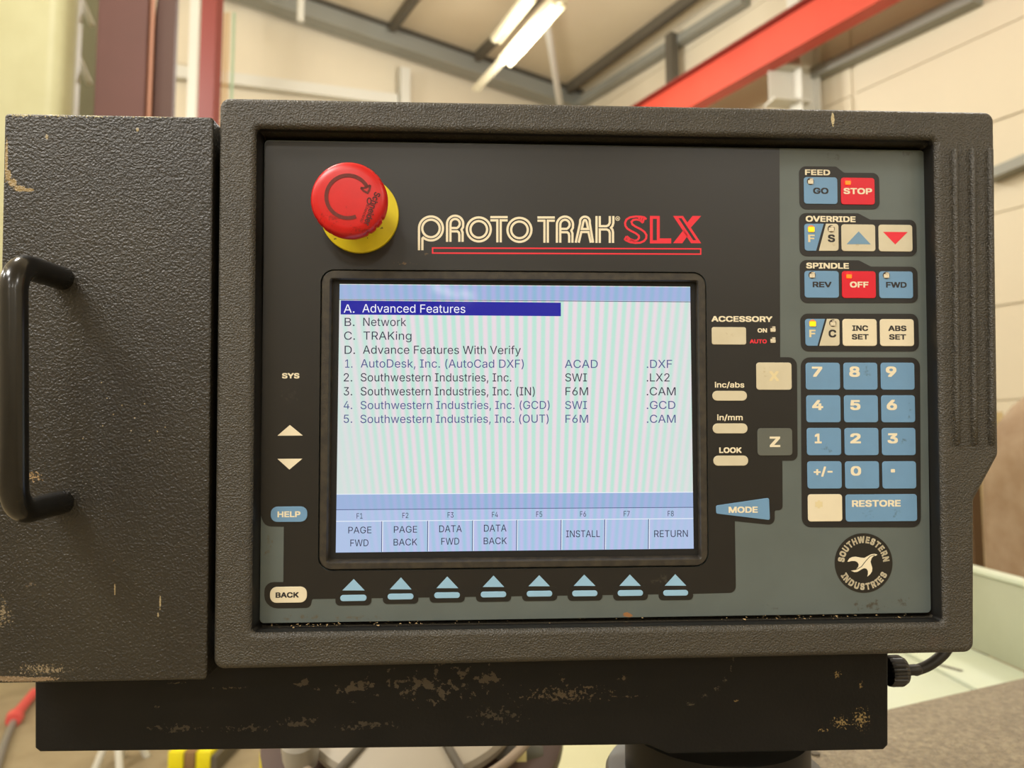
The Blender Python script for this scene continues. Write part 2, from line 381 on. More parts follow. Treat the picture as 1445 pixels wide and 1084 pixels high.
rafL = onplane(400, 3, CORN, D); rafR = onplane(798, 138, CORN, D)
def gz(u): # rafter top height over the gable at u
    uL = (rafL - CORN).dot(U); uR = (rafR - CORN).dot(U); return rafR.z + (rafL.z - rafR.z) * (u - uR) / (uL - uR)
HW, HT = 18.0, 30.0
EZ = gz(0)
def struct(name, me, m, **k):
    o = link(name, me, m); o['kind'] = 'structure'; return o
def slab(a, b, c, d, n, th):
    V = [Vector(p) for p in (a, b, c, d)]; V += [p + n * th for p in V]
    bm = bmesh.new(); me0 = quadmesh(V, [(0,1,2,3), (7,6,5,4), (0,4,5,1), (1,5,6,2), (2,6,7,3), (3,7,4,0)]); bm.from_mesh(me0); bpy.data.meshes.remove(me0)
    return bm_mesh(bm)
floor = struct('floor', slab(hall(-.2, -.2, 0), hall(HW, -.2, 0), hall(HW, HT, 0), hall(-.2, HT, 0), -ZV, .2), M['floorm'])
gable = struct('wall_gable', slab(hall(-.2, 0, 0), hall(HW, 0, 0), hall(HW, 0, gz(HW)), hall(-.2, 0, gz(-.2)), D, .1), M['wall'])
rwall = struct('wall_right', slab(hall(0, 0, 0), hall(0, HT, 0), hall(0, HT, EZ), hall(0, 0, EZ), -U, .1), M['wall'])
lwall = struct('wall_left', slab(hall(HW, 0, 0), hall(HW, HT, 0), hall(HW, HT, gz(HW)), hall(HW, 0, gz(HW)), U, .1), M['wall'])
bwall = struct('wall_back', slab(hall(0, HT, 0), hall(HW, HT, 0), hall(HW, HT, gz(HW)), hall(0, HT, gz(0)), -D, .1), M['wall'])
# roof: lining panels between purlins are pieces of the ceiling
roofn = (hall(HW, 0, gz(HW)) - hall(0, 0, gz(0))).cross(D).normalized()
if roofn.z < 0: roofn = -roofn
ceil = struct('ceiling', slab(hall(-.2, 0, gz(-.2) + .03), hall(HW, 0, gz(HW) + .03), hall(HW, HT, gz(HW) + .03), hall(-.2, HT, gz(-.2) + .03), roofn, .1), M['roofm'])
for i in range(10):
    for j in range(4):
        a, b = i * 1.8 + .02, (i + 1) * 1.8 - .02; t0, t1 = j * 6 + .02, j * 6 + 5.98
        link('roof_panel', slab(hall(a, t0, gz(a)), hall(b, t0, gz(b)), hall(b, t1, gz(b)), hall(a, t1, gz(a)), roofn, .028), M['roofm'], ceil)
# gable wall sheets (stepped courses) and right wall sheets
for i in range(7):
    z0, z1 = i * 1.15 + .01, (i + 1) * 1.15 - .01
    link('cladding_sheet', slab(hall(0.02, 0, z0), hall(HW, 0, z0), hall(HW, 0, min(z1, gz(HW) - .1)), hall(.02, 0, min(z1, gz(0) - .05)), -D, .02), M['wall'], gable) if z0 < gz(0) - .2 else None
k = 0
for i in range(9):
    z0, z1 = i * .92 + .008, (i + 1) * .92 - .008
    if z0 > EZ - .3: break
    for j in range(5):
        link('cladding_sheet', slab(hall(0, j * 6 + .03, z0), hall(0, j * 6 + 5.97, z0), hall(0, j * 6 + 5.97, min(z1, EZ)), hall(0, j * 6 + .03, min(z1, EZ)), U, .02 + (i % 2) * .008), M['wall'], rwall)

G = lambda px, py, off=.1: onplane(px, py, CORN - D * off, D)       # point just in front of the gable
R = lambda px, py, off=.1: onplane(px, py, CORN + U * off, U)       # point just in front of the right wall
# rafter along the gable top
t = thing('rafter', 'grey sloping steel rafter along the top of the far gable wall', 'rafter', loc=hall(0, .25, EZ - .2))
def part(name, me, m, par, **k):
    me.transform(par.matrix_world.inverted() if par.matrix_world != Matrix.Identity(4) else Matrix.Identity(4))
    return link(name, me, m, par, **k)
def setloc(o, loc): o.location = loc; o.matrix_basis = Matrix.Translation(loc)
def wthing(name, label, cat, loc, group=None):
    o = thing(name, label, cat, loc=loc, group=group); o['_l'] = 0; del o['_l']; return o
def wpart(name, me, m, par, **k):
    me.transform(Matrix.Translation(-Vector(par.location))); return link(name, me, m, par, **k)
wpart('web', beam_mesh(hall(-.1, .3, gz(-.1) - .17), hall(HW, .3, gz(HW) - .17), .08, .30), M['steel'], t)
wpart('flange', beam_mesh(hall(-.1, .3, gz(-.1) - .33), hall(HW, .3, gz(HW) - .33), .28, .03), M['steel'], t)
wpart('flange', beam_mesh(hall(-.1, .3, gz(-.1) - .02), hall(HW, .3, gz(HW) - .02), .28, .03), M['steel_d'], t)
# purlins running along the hall
pl = [(549, 45), (668, 88), (796, 132)]
us = [(onplane(x, y, CORN - D * .3, D) - CORN).dot(U) for x, y in pl]
names = ['leftmost of the grey roof purlins, running up from the rafter left of the lamp', 'second grey roof purlin from the left, just left of the fluorescent lamp', 'third grey roof purlin, rising right of the hanging cable']
step = abs(us[0] - us[1])
allu = [(us[0], names[0]), (us[1], names[1]), (us[2], names[2])]
for u, lb in allu:
    z = gz(u) - .08
    o = link('purlin', beam_mesh(hall(u, .46, z), hall(u, HT, z), .09, .16), M['steel_d'], None, label=lb, category='purlin', group='roof purlins')
    # z profile lip
o = link('purlin', beam_mesh(hall(us[2] - .62, .2, EZ - .12), hall(us[2] - .62, HT, EZ - .12), .16, .2), M['steel'], None,
         label='lowest grey eaves purlin beside the top of the right wall', category='purlin', group='roof purlins')
# gable rail and post, right wall rails
a, b = G(238, 101, .15), G(560, 142, .15)
link('cladding_rail', beam_mesh(a, b, .12, .17), M['steel_l'], None, label='pale steel cladding rail crossing the gable wall above the control panel', category='rail')
a, b = G(570, 98, .2), G(570, 240, .2)
link('gable_post', beam_mesh(a, b, .16, .16, up=D), M['steel_l'], None, label='pale steel post on the gable wall under the rafter', category='post')
a, b = G(424, 30, 1.2), G(430, 0, 1.2)
link('hanger_rod', tube([hall((a-CORN).dot(U), 1.2, a.z), hall((a-CORN).dot(U), 1.2, gz((a-CORN).dot(U)))], .05), M['steel_l'], None, label='short white hanger rod under the roof left of the lamps', category='rod')
for (x0, y0, x1, y1, w_, lb) in [(1126, 117, 1380, -5, .13, 'upper grey cladding rail climbing the right wall from the white post'),
                                 (1395, 250, 1470, 219, .1, 'grey cladding rail on the right wall beside the panel edge'),
                                 (812, 150, 1052, 0, .13, 'high grey rail near the eaves of the right wall')]:
    a, b = R(x0, y0, .12), R(x1, y1, .12)
    link('cladding_rail', beam_mesh(a, b, .16, w_), M['steel'], None, label=lb, category='rail', group='right wall cladding rails')
a = R(948, 62, .25); b = R(948, 160, .25)
link('wall_post', beam_mesh(Vector((a.x, a.y, a.z + .15)), Vector((a.x, a.y, 2)), .14, .14, up=D), M['steel_d'], None, label='dark post on the right wall left of the red crane beam', category='post')
# main portal stanchion with bracket holding the crane beam
a = R(1134, 60, .3)
t = thing('stanchion', 'pale steel stanchion on the right wall carrying the crane beam bracket', 'column', loc=(a.x, a.y, 0))
wpart('column', ibeam_mesh((a.x, a.y, 0), (a.x, a.y, EZ - .1), .18, .34, .02, .012, up=U), M['steel_l'], t)
br = R(1085, 120, .75)
tb = Vector((br.x, br.y, 0))
bz0, bz1 = onplane(1085, 148, br, U).z, onplane(1085, 92, br, U).z
wpart('bracket_arm', ibeam_mesh(br + ZV * ((bz0 + bz1) / 2 - br.z), Vector((a.x, a.y, (bz0 + bz1) / 2)) , .26, (bz1 - bz0) * .92, .03, .02), M['steel_l'], t)
# crane runway beam: red I-beam running along the hall
c0, c1 = onplane(940, 151, CORN + U * .8, U), onplane(1198, 0, CORN + U * .8, U)
zc = (c0.z + c1.z) / 2
dd = (c1 - c0).normalized(); a = c0 - dd * ((c0 - CORN).dot(-D) - .25); b = c1 + dd * 6
t = thing('crane_runway_beam', 'long red crane runway beam high on the right side of the hall', 'beam', loc=tuple(a))
hh = abs(onplane(1075, 45, CORN + U * .8, U).z - onplane(1075, 100, CORN + U * .8, U).z)
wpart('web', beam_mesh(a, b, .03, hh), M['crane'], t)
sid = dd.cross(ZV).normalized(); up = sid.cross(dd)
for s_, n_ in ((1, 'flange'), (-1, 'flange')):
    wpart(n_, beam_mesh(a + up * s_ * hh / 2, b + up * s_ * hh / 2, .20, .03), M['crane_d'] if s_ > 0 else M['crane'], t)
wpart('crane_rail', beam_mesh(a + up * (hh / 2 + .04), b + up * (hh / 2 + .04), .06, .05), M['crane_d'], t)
# fluorescent battens: the one in view, and rows behind the camera
def batten(p, q, label, tr=.02, gap=.05, tm=None):
    p, q = Vector(p), Vector(q); d = (q - p).normalized()
    t = thing('fluorescent_batten', label, 'lamp', loc=tuple(p), group='fluorescent battens under the roof')
    wpart('housing', beam_mesh(p, q, .17 + gap - .05, .07), M['lampbody'], t)
    for s in (-1, 1):
        off = d.cross(ZV).normalized() * gap * s - ZV * .06
        wpart('tube', tube([p + off + d * .05, q + off - d * .05], tr, 10), tm or M['tube'], t)
    return t
pr = 5.4
M['tube_v'] = mat('creamy_lit_tube', (250, 238, 196), .5, emit=.28)
a = onplane(671, 126, (0, 0, 6.3), ZV); b = onplane(791, -8, (0, 0, 6.3), ZV); c = onplane(712, 82, (0, 0, 6.3), ZV)
t = batten(c - ZV * .04, b - ZV * .04, 'lit cream fluorescent batten hanging under the roof above the red logo', .028, .055, M['tube_v'])
link('lamp_trunking', beam_mesh(a, c, .09, .06), M['lampbody'], None, label='thin cream trunking running on from the lower end of the lit batten', category='trunking')
a = onplane(700, 56, (0, 0, 6.75), ZV); b = onplane(752, -10, (0, 0, 6.75), ZV)
batten(a, b, 'pale second batten close beside the purlin left of the lit one', .02, .035, M['tube_v'])
p1 = atY(772, 34, 10.6); p2 = atY(790, 146, 12.6)
link('hanging_cable_duct', tube([p1 + (p1 - p2) * .05, p2], .055), M['steel_l'], None, label='thin grey brace rod hanging from the roof right of the lamp', category='rod')
def mirror_hit(px, py, z):
    n = (PM.to_3x3() @ Vector((0, 0, 1))).normalized(); p = PM @ Vector((*L(px, py, 0), 0)); d = ray(px, py); r = d - n * 2 * d.dot(n)
    return p + r * ((z - p.z) / r.z)
for k_, (x_, y_) in enumerate(((628, 407), (652, 413))):
    p = mirror_hit(x_, y_, 2.8)
    batten(p - U * .22 - ZV * .05 * (1 - k_), p + U * .22 + ZV * .10, ('left' if k_ else 'right') + ' short lamp of the pair behind the viewer, mirrored in the screen top', .055, .09)
for k_, (x_, y_, z_) in enumerate([(-3.4, -2.0, 5.6), (-4.6, -.6, 5.6), (-5.6, 1.2, 5.6)]):
    batten(Vector((x_, y_, z_)) - D * .8, Vector((x_, y_, z_)) + D * .8, ['nearest', 'middle', 'farthest'][k_] + ' batten of the row left of the viewer, mirrored in the handle')
for i, (x, y, z) in enumerate([(-1.5, -3.0, 4.6), (0.2, -3.4, 4.6), (1.9, -3.8, 4.6), (-3.2, -6.0, 5.2), (-.6, -6.6, 5.2), (2.2, -7.2, 5.2)]):
    pass

# brown portal column, red column, rack, cream machine column on the left
Y = 5.0
def vpost(name, label, cat, x0, x1, Y, dep, m, ztop=7.4, bev=.0, group=None):
    a = atY(x0, 300, Y); b = atY(x1, 300, Y)
    me = box_mesh(b.x - a.x, dep, ztop, bev, 4, ((a.x + b.x) / 2, Y + dep / 2, ztop / 2))
    o = bpy.data.objects.new(name, me); return me, ((a.x + b.x) / 2, Y, 0)
t = thing('portal_column', 'big oxide brown steel portal column rising behind the left cabinet', 'column', loc=(atY(180, 300, Y).x, Y, 0))
me, _ = vpost('x', '', '', 126, 197, Y, .03, None); wpart('flange', me, M['brown'], t)
me, _ = vpost('x', '', '', 159, 163, Y + .03, .22, None); wpart('web', me, M['brown'], t)
me, _ = vpost('x', '', '', 196, 207, Y + .05, .01, None); wpart('web', me, mat('lit_oxide_web', (186, 134, 108), .55), t)  # light falling on the web is put into this paler colour
a = atY(206, 300, Y + .1); b = atY(238, 300, Y + .1); z1 = atY(206, 50, Y + .1).z
xa2 = atY(222, 0, Y + .1).x; ztop = atY(222, -10, Y + .1).z
V = [(a.x, 0), (b.x, 0), (b.x, ztop), (xa2, ztop), (a.x, z1)]
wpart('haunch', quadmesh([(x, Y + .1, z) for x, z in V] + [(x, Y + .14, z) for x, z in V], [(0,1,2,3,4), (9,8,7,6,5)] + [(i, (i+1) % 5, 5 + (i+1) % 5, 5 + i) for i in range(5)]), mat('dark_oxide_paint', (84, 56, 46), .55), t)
me, _ = vpost('x', '', '', 274, 296, 8.2, .2, None)
o = link('steel_column', me, M['redcol'], None, label='slim red oxide column in front of the gable wall left of the panel', category='column')
me, _ = vpost('x', '', '', 258, 271, 9.3, .1, None)
o = link('downpipe', me, M['steel_l'], None, label='pale grey downpipe beside the slim red column', category='pipe')
t = thing('conduit_run', 'thin vertical conduits on the gable wall right of the slim red column', 'conduit', loc=tuple(atY(310, 300, 10) * 1))
for x in (303, 309, 314):
    p = atY(x, 300, 9.9); wpart('conduit', tube([(p.x, 9.9, 0), (p.x, 9.9, 7.2)], .014, 8), mat('conduit', (196, 160, 110), .5) if x == 303 else bpy.data.materials['conduit'], t)
p = atY(322, 300, 9.9); wpart('conduit', tube([(p.x, 9.9, 0), (p.x, 9.9, 7.2)], .02, 8), mat('green_conduit', (150, 170, 140), .5), t, label='pale green conduit')
# storage rack with grey panel and braces
t = thing('storage_rack', 'grey rack frame with diagonal braces between cream post and brown column', 'rack', loc=(atY(100, 300, 5.2).x, 5.2, 0))
me, _ = vpost('x', '', '', 87, 97, 5.2, .06, None, 6.0); wpart('upright', me, M['steel_l'], t)
for (x0, y0, x1, y1) in ((97, 50, 126, 118), (106, -20, 130, 36)):
    wpart('brace', beam_mesh(atY(x0, y0, 5.3), atY(x1, y1, 5.3), .035, .035), M['steel_l'], t)
me, _ = vpost('x', '', '', 95, 135, 5.6, .02, None, 6.4); wpart('back_panel', me, mat('grey_panel', (132, 130, 112), .5), t)
me = box_mesh(.80, .24, 6.4, .09, 5, (atY(72, 300, 4.75).x - .40, 4.87, 3.2))
o = link('machine_column', me, M['creamm'], None, label='pale cream-green square machine column at the far left edge', category='column')

# ---------------- behind and below: right hand side of the lathe
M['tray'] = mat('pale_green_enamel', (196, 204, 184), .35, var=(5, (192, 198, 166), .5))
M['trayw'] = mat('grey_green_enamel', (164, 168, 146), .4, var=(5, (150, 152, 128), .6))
M['tan'] = mat('hammered_tan_paint', (118, 108, 92), .42, bump=(200, .005, 1.0), var=[(150, (164, 152, 128), .9), (6, (104, 94, 80), .5)])
t = thing('chip_tray', 'pale green sheet metal tray with upright side guard right of the panel', 'tray', loc=(.8, 1.5, .90))
TZ = .95
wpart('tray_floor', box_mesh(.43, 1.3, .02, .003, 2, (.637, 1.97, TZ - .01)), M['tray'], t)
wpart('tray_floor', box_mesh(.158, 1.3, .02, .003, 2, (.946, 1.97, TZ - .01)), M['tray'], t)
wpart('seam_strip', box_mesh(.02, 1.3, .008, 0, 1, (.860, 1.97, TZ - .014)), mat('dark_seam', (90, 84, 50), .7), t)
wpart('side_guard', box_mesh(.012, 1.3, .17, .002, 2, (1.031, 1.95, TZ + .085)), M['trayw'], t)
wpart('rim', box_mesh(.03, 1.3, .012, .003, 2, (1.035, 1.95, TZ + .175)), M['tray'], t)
for (x, y) in ((1341, 943),):
    p = atZ(x, y, TZ); me = box_mesh(.012, .05, .003, .0015, 2); me.transform(Matrix.Translation(p) @ Matrix.Rotation(.45, 4, 'Z')); wpart('slot', me, M['steel_d'], t)
wpart('leg', box_mesh(.38, .4, .92, .01, 2, (.80, 2.35, .46)), M['creamm'], t)
# tan cover whose edge crosses the lower right corner
p1 = atZ(1240, 1002, 1.05); p2 = atZ(1475, 948, 1.05)
q1 = p1 + (p1 - p2) * 1.2; q2 = p2 + (p2 - p1) * .6
V = [(q1.x, q1.y), (q2.x, q2.y), (q2.x + .1, .42), (-.02 + .2, .42)]
p3 = atZ(1445, 1068, 1.05)
me = plate([round_poly(V[::-1], .02)], .0, 1.05, .006)
t = thing('tailstock_cover', 'tan hammer-finish machine cover in the lower right corner', 'machine cover', loc=(.5, .7, 0))
wpart('cover', me, M['tan'], t)
bolt = atZ(1160, 1076, 1.05)
wpart('boss', lathe([(.0, 0), (.036, 0), (.036, .006), (.030, .010), (.0, .010)], 32, Matrix.Translation(atZ(1172, 1094, 1.05))), M['tan'], t)
wpart('bolt', lathe([(.0, 0), (.006, 0), (.006, .012), (0, .012)], 6, Matrix.Translation(atZ(1150, 1078, 1.05))), M['steel_d'], t)
# cream machine body left of the post
t = thing('headstock_casing', 'pale yellow machine casing seen under the panel left of the black post', 'machine casing', loc=(.0, 1.3, 0))
wpart('casing', box_mesh(.62, .9, .80, .02, 3, (.26, 1.62, .40)), M['creamm'], t)
# draped cover
M['tarp'] = mat('brown_dust_sheet', (152, 128, 100), .7, var=[(3, (124, 100, 76), .7), (12, (176, 156, 130), .5)])
V, F = [], []; cx, cy = 2.15, 2.75; n = 64; rows = 26
for j in range(rows):
    z = 1.68 * (1 - j / (rows - 1)); k = j / (rows - 1)
    r0 = .40 * min(1, math.sqrt(max(0, 1 - (1 - min(k * 4, 1)) ** 2)) + .03)
    for i in range(n):
        a_ = 2 * math.pi * i / n; r_ = r0 * (1 + .05 * math.sin(a_ * 9 + .8 * math.sin(k * 5)) * min(1, k * 3) + .03 * math.sin(a_ * 4 + 2))
        V.append((cx + r_ * math.cos(a_), cy + r_ * math.sin(a_), z))
for j in range(rows - 1):
    for i in range(n): F.append((j*n+i, j*n+(i+1) % n, (j+1)*n+(i+1) % n, (j+1)*n+i))
F.append(tuple(range(n)))
me = smooth(quadmesh(V, F), 60)
link('dust_sheet', me, M['tarp'], None, label='brown dust sheet draped over a tall load right of the panel', category='dust sheet')
me, _ = vpost('x', '', '', 1384, 1401, 3.4, .12, None, 1.55)
t = thing('timber_post', 'cream timber post between the panel grip and the brown dust sheet', 'post', loc=(2.07, 3.4, 0))
wpart('post', me, mat('cream_timber', (196, 176, 128), .6), t)
me, _ = vpost('x', '', '', 1352, 1385, 3.5, .12, None, 1.5); wpart('side_board', me, mat('dark_timber', (92, 70, 46), .7), t)

# floor items seen under the mounting box
def fl(x, y): return atZ(x, y, 0)
t = thing('stool', 'white legs of a low stool on the floor below the mounting box', 'stool', loc=tuple(fl(150, 1095)))
o_ = Vector(t.location)
top = o_ + Vector((0, .1, .30))
for dx, dy in ((-.045, 0), (.045, 0), (-.03, .2), (.06, .2)):
    wpart('leg', tube([o_ + Vector((dx * 1.3, dy, 0)), o_ + Vector((dx * .3, dy * .6 + .05, .17))], .016, 12), M['steel_l'], t)
wpart('seat', lathe([(0, 0), (.06, 0), (.07, .01), (.07, .03), (0, .03)], 32, Matrix.Translation(o_ + Vector((0, .1, .165)))), M['steel_l'], t)
M['haz'] = mat('yellow_barrier_paint', (226, 214, 20), .45, var=(12, (196, 180, 20), .5))
M['hazb'] = mat('brown_board', (128, 98, 60), .6)
for (x0, x1, lb) in ((236, 296, 'wider yellow floor guard with a brown centre, standing by the stool'), (366, 420, 'yellow and dark brown floor guard left of the handwheel')):
    p, q = fl(x0, 1092), fl(x1, 1092); wd = q.x - p.x; z = .09
    t = thing('floor_guard', lb, 'floor guard', loc=((p.x + q.x) / 2, p.y, 0), group='yellow floor guards')
    for f0, f1, m in ((0, .36, 'haz'), (.38, .64, 'hazb'), (.66, 1, 'haz')):
        wpart('guard_plate', box_mesh(wd * (f1 - f0), .5, z, .004, 2, (p.x + wd * (f0 + f1) / 2, p.y + .25, z / 2)), M[m], t)
    wpart('foot', box_mesh(.025, .5, z * .8, 0, 1, (q.x + .016, p.y + .25, z * .4)), M['steel_d'], t)
# hose with red coupling on the floor
h0 = fl(42, 995); pts = [fl(-30, 1180), fl(-8, 1100), fl(8, 1050), fl(20, 1022)]
t = thing('air_hose', 'grey hose with red coupling on the floor left of the mounting box', 'hose', loc=tuple(fl(20, 1020)))
wpart('hose', tube([p + ZV * .02 for p in spline(pts, 8)], .017, 12), mat('grey_hose', (120, 116, 108), .4), t)
wpart('coupling', tube([fl(18, 1026) + ZV * .03, fl(21, 1020) + ZV * .03, fl(24, 1015) + ZV * .03, fl(48, 985) + ZV * .03], [.034, .04, .026, .024], 16), mat('red_coupling', (206, 80, 74), .5), t)
# handwheel under the box
hc = atY(585, 985, .98); t = thing('handwheel', 'machine handwheel with bright disc and rim below the mounting box', 'handwheel', loc=tuple(hc))
HM = Matrix.Translation(hc) @ Matrix.Rotation(math.radians(22), 4, 'X')
sc_ = .98 / FPX
wpart('disc', lathe([(0, -.01), (148 * sc_, -.01), (150 * sc_, 0), (146 * sc_, .006), (60 * sc_, .012), (0, .014)], 72, HM), mat('bright_disc', (158, 150, 134), .4), t)
def ring(R_, r_, mw):
    V, F = [], []; n1, n2 = 72, 12
    for i in range(n1):
        a_ = 2 * math.pi * i / n1
        for j in range(n2):
            b_ = 2 * math.pi * j / n2; V.append(mw @ Vector(((R_ + r_ * math.cos(b_)) * math.cos(a_), (R_ + r_ * math.cos(b_)) * math.sin(a_), r_ * math.sin(b_))))
    for i in range(n1):
        for j in range(n2): F.append((i*n2+j, ((i+1) % n1)*n2+j, ((i+1) % n1)*n2+(j+1) % n2, i*n2+(j+1) % n2))
    return smooth(quadmesh(V, F), 60)
wpart('rim', ring(176 * sc_, 6 * sc_, HM @ Matrix.Translation((0, 0, .006))), mat('worn_rim', (150, 134, 116), .4), t)
wpart('backplate', lathe([(0, -.06), (200 * sc_, -.06), (205 * sc_, -.05), (205 * sc_, -.03), (0, -.03)], 72, HM), mat('dark_brown_casting', (66, 46, 36), .5), t)
for ang in (-62, -118, 30, 150, 90):
    d_ = Vector((math.cos(math.radians(ang)), math.sin(math.radians(ang)), 0))
    wpart('spoke', tube([HM @ (d_ * .02 + Vector((0, 0, .014))), HM @ (d_ * 176 * sc_ + Vector((0, 0, .008)))], .005, 10), M['steel_d'], t)
wpart('knob', lathe([(0, 0), (.018, 0), (.02, .01), (.02, .03), (.014, .038), (0, .04)], 24, HM @ Matrix.Translation((-125 * sc_, -115 * sc_, 0))), mat('worn_knob', (150, 146, 136), .3), t)
wc = atY(752, 1085, .95)
t = thing('feed_dial', 'grey domed feed dial with cream and dark rings beside the handwheel', 'dial', loc=tuple(wc))
WM = Matrix.Translation(wc) @ Matrix.Rotation(math.radians(80), 4, 'X')
WM = Matrix.Translation(wc) @ Matrix.Rotation(math.radians(-70), 4, 'Y') @ Matrix.Rotation(math.radians(20), 4, 'X')
WM = Matrix.Translation(wc) @ Matrix.Rotation(math.radians(90), 4, 'Y')
wpart('dial_body', lathe([(0, -.05), (.026, -.05), (.030, -.04), (.030, -.02), (0, -.02)], 48, WM), mat('grey_dial', (110, 106, 96), .35), t)
wpart('dial_ring', lathe([(0, -.02), (.031, -.02), (.031, -.008), (0, -.008)], 48, WM), mat('cream_ring', (190, 178, 120), .4), t)
wpart('dial_ring', lathe([(0, -.008), (.030, -.008), (.027, .012), (0, .012)], 48, WM), mat('dark_ring', (60, 58, 40), .4), t)

# ================================================================== SUPPORT POST
bx = L(1036, 1060, -.05)
post = thing('support_post', 'round black steel post standing on the machine cover under the mounting box', 'post', mw=PM @ Matrix.Translation((bx[0], bx[1], -.09)))
rp = (1172 - 900) / 2 * (.458 + .05) / FPX
PR = Matrix.Rotation(math.radians(90), 4, 'X')
y_cap = .004
link('post_tube', lathe([(0, .0), (rp * .995, .0), (rp, .003), (rp, .15), (0, .15)], 96, PR), mat('satin_black_post', (20, 19, 18), .4, spec=.25), post)
link('collar', lathe([(rp, .030), (rp + .012, .030), (rp + .014, .033), (rp + .014, .06), (rp, .06)], 96, PR), mat('grey_collar', (120, 124, 122), .35), post)

# ================================================================== MOUNTING BOX (below, behind)
BH = -.0215
mb = thing('mounting_box', 'long worn black steel box with chipped paint under the control panel', 'box', mw=PM)
# material spots were laid out on the face plane; box front uses the same frame
pts = [(49, 934.5), (302, 934.5), (308, 924), (1253.5, 904), (1253.5, 1052), (1247, 1058.5), (944, 1064.5), (915, 1051.5), (56, 1061.5), (49, 1056)]
pl_ = ppoly(pts, [0, 0, 0, 0, 3, 3, 6, 10, 2, 2], BH)
link('front_cover', plate([pl_], BH - .09, BH, .0012, 2), M['box'], mb)
pts2 = [(47, 936), (302, 936), (308, 926), (1250, 906), (1250, 1052), (944, 1062), (915, 1050), (47, 1058)]
link('back_shell', plate([ppoly(pts2, 2, BH - .002)], BH - .11, BH - .0905, .001), M['box_edge'], mb)
gx, gy = L(1252, 947, BH - .03)
GM = Matrix.Translation((gx, gy, BH - .03)) @ Matrix.Rotation(math.radians(90), 4, 'Y')
V, F = [], []
n = 72
prof = [(.0098, 0), (.0102, .002), (.0102, .0085), (.0085, .0115), (.005, .013)]
for r_, z_ in prof:
    for i in range(n):
        a_ = 2 * math.pi * i / n; q = r_ * (1 - (.07 if (i % 3 == 0 and z_ < .0112) else 0)); V.append(GM @ Vector((q * math.cos(a_), q * math.sin(a_), z_)))
for k in range(len(prof) - 1):
    for i in range(n): j = (i + 1) % n; F.append((k*n+i, k*n+j, (k+1)*n+j, (k+1)*n+i))
F.append(tuple(range((len(prof)-1)*n, len(prof)*n)))
g = link('cable_gland', quadmesh(V, F), M['gland'], mb, label='black ribbed cable gland')
pth = [(gx + .008, gy, BH - .03), (gx + .02, gy + .0005, BH - .03)] + [(*L(x, y, BH - .035), BH - .035) for x, y in ((1293, 946), (1312, 938), (1332, 922), (1345, 900))]
link('cable', tube(spline(pth, 8), .0036, 16), M['rubber'], mb, label='black power cable')

# ================================================================== LEFT CABINET
cb = thing('side_cabinet', 'black leather-grain steel cabinet with a black pull handle left of the control panel', 'cabinet', mw=PM)
xl, yb, xr, yt = rect_l(0, 162.5, 296.5, 962, BZ); xl = (L(2, 162, BZ)[0] + L(-6, 962, BZ)[0]) / 2
link('door', plate([round_poly([(xl, yt), (xr, yt), (xr, yb), (xl, yb)], .0022, 4)], BZ - .022, BZ, .0012, 3), M['cab'], cb)
link('cabinet_body', plate([round_poly([(xl + .001, yt - .001), (xr + .0006, yt - .001), (xr + .0006, yb + .001), (xl + .001, yb + .001)], .003, 4)], BZ - .20, BZ - .0225, .001, 2), mat('cabinet_side_paint', (40, 40, 38), .45, bump=(620, .0005, .6)), cb)
mt = L(88, 393, BZ); mbm = L(88, 709, BZ); hz = BZ + .046; rb = .0066
def P3(p, z): return Vector((p[0], p[1], z))
R_ = .014; path = [P3(mt, BZ - .001), P3(mt, hz - R_)]
for i in range(1, 9):
    a_ = math.pi / 2 * i / 8; path.append(Vector((mt[0], mt[1] - R_ + R_ * math.cos(a_), hz - R_ + R_ * math.sin(a_))))
for i in range(0, 9):
    a_ = math.pi / 2 * i / 8; path.append(Vector((mbm[0], mbm[1] + R_ - R_ * math.sin(a_), hz - R_ + R_ * math.cos(a_))))
path += [P3(mbm, BZ - .001)]
link('handle', tube(path, rb, 32), M['handle'], cb, label='glossy black pull handle')

# ================================================================== CONTROL PANEL
cp = thing('control_panel', 'machine control panel with lit screen, blue keypad and red emergency stop', 'control panel', mw=PM)
# bezel housing with grip bulge
out_px = [(309, 136.5), (1404.5, 157), (1411, 642), (1376.5, 706), (1376.5, 922), (300, 946)]
outer = ppoly(out_px, [14, 14, 18, 14, 14, 14], BZ, 8)
hole = rrect(358, 189, 1326, 886, 5, BZ)
link('bezel', plate([outer, hole], -.02, BZ, .0034, 5), M['bezel'], cb if False else cp)
lip = rrect(366, 195, 1315, 875, 5, 0)
# drafted recess wall between lip and face
def bridge(loops):
    V, F = [], []; n = len(loops[0][0])
    for lp, z in loops: V += [(p[0], p[1], z) for p in lp]
    for k in range(len(loops) - 1):
        for i in range(n): j = (i + 1) % n; F.append((k*n+i, k*n+j, (k+1)*n+j, (k+1)*n+i))
    bm = bmesh.new(); me0 = quadmesh(V, F); bm.from_mesh(me0); bpy.data.meshes.remove(me0)
    me = bm_mesh(bm, sm=40); return me
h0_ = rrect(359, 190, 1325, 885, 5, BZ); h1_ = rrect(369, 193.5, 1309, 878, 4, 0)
link('recess_wall', bridge([(rrect(357.5, 188.5, 1326.5, 886.5, 5, BZ), BZ - .0022), (h0_, BZ - .0045), (h1_, .0), (h1_, -.002)]), mat('shade_dark_recess', (20, 19, 18), .45), cp)  # recess shade is put into the wall's near-black colour
link('rear_housing', plate([ppoly([(315, 145), (1395, 165), (1400, 640), (1368, 700), (1368, 872), (308, 896)], 12, 0)], -.075, -.0205, .004, 3), M['bezel'], cp)
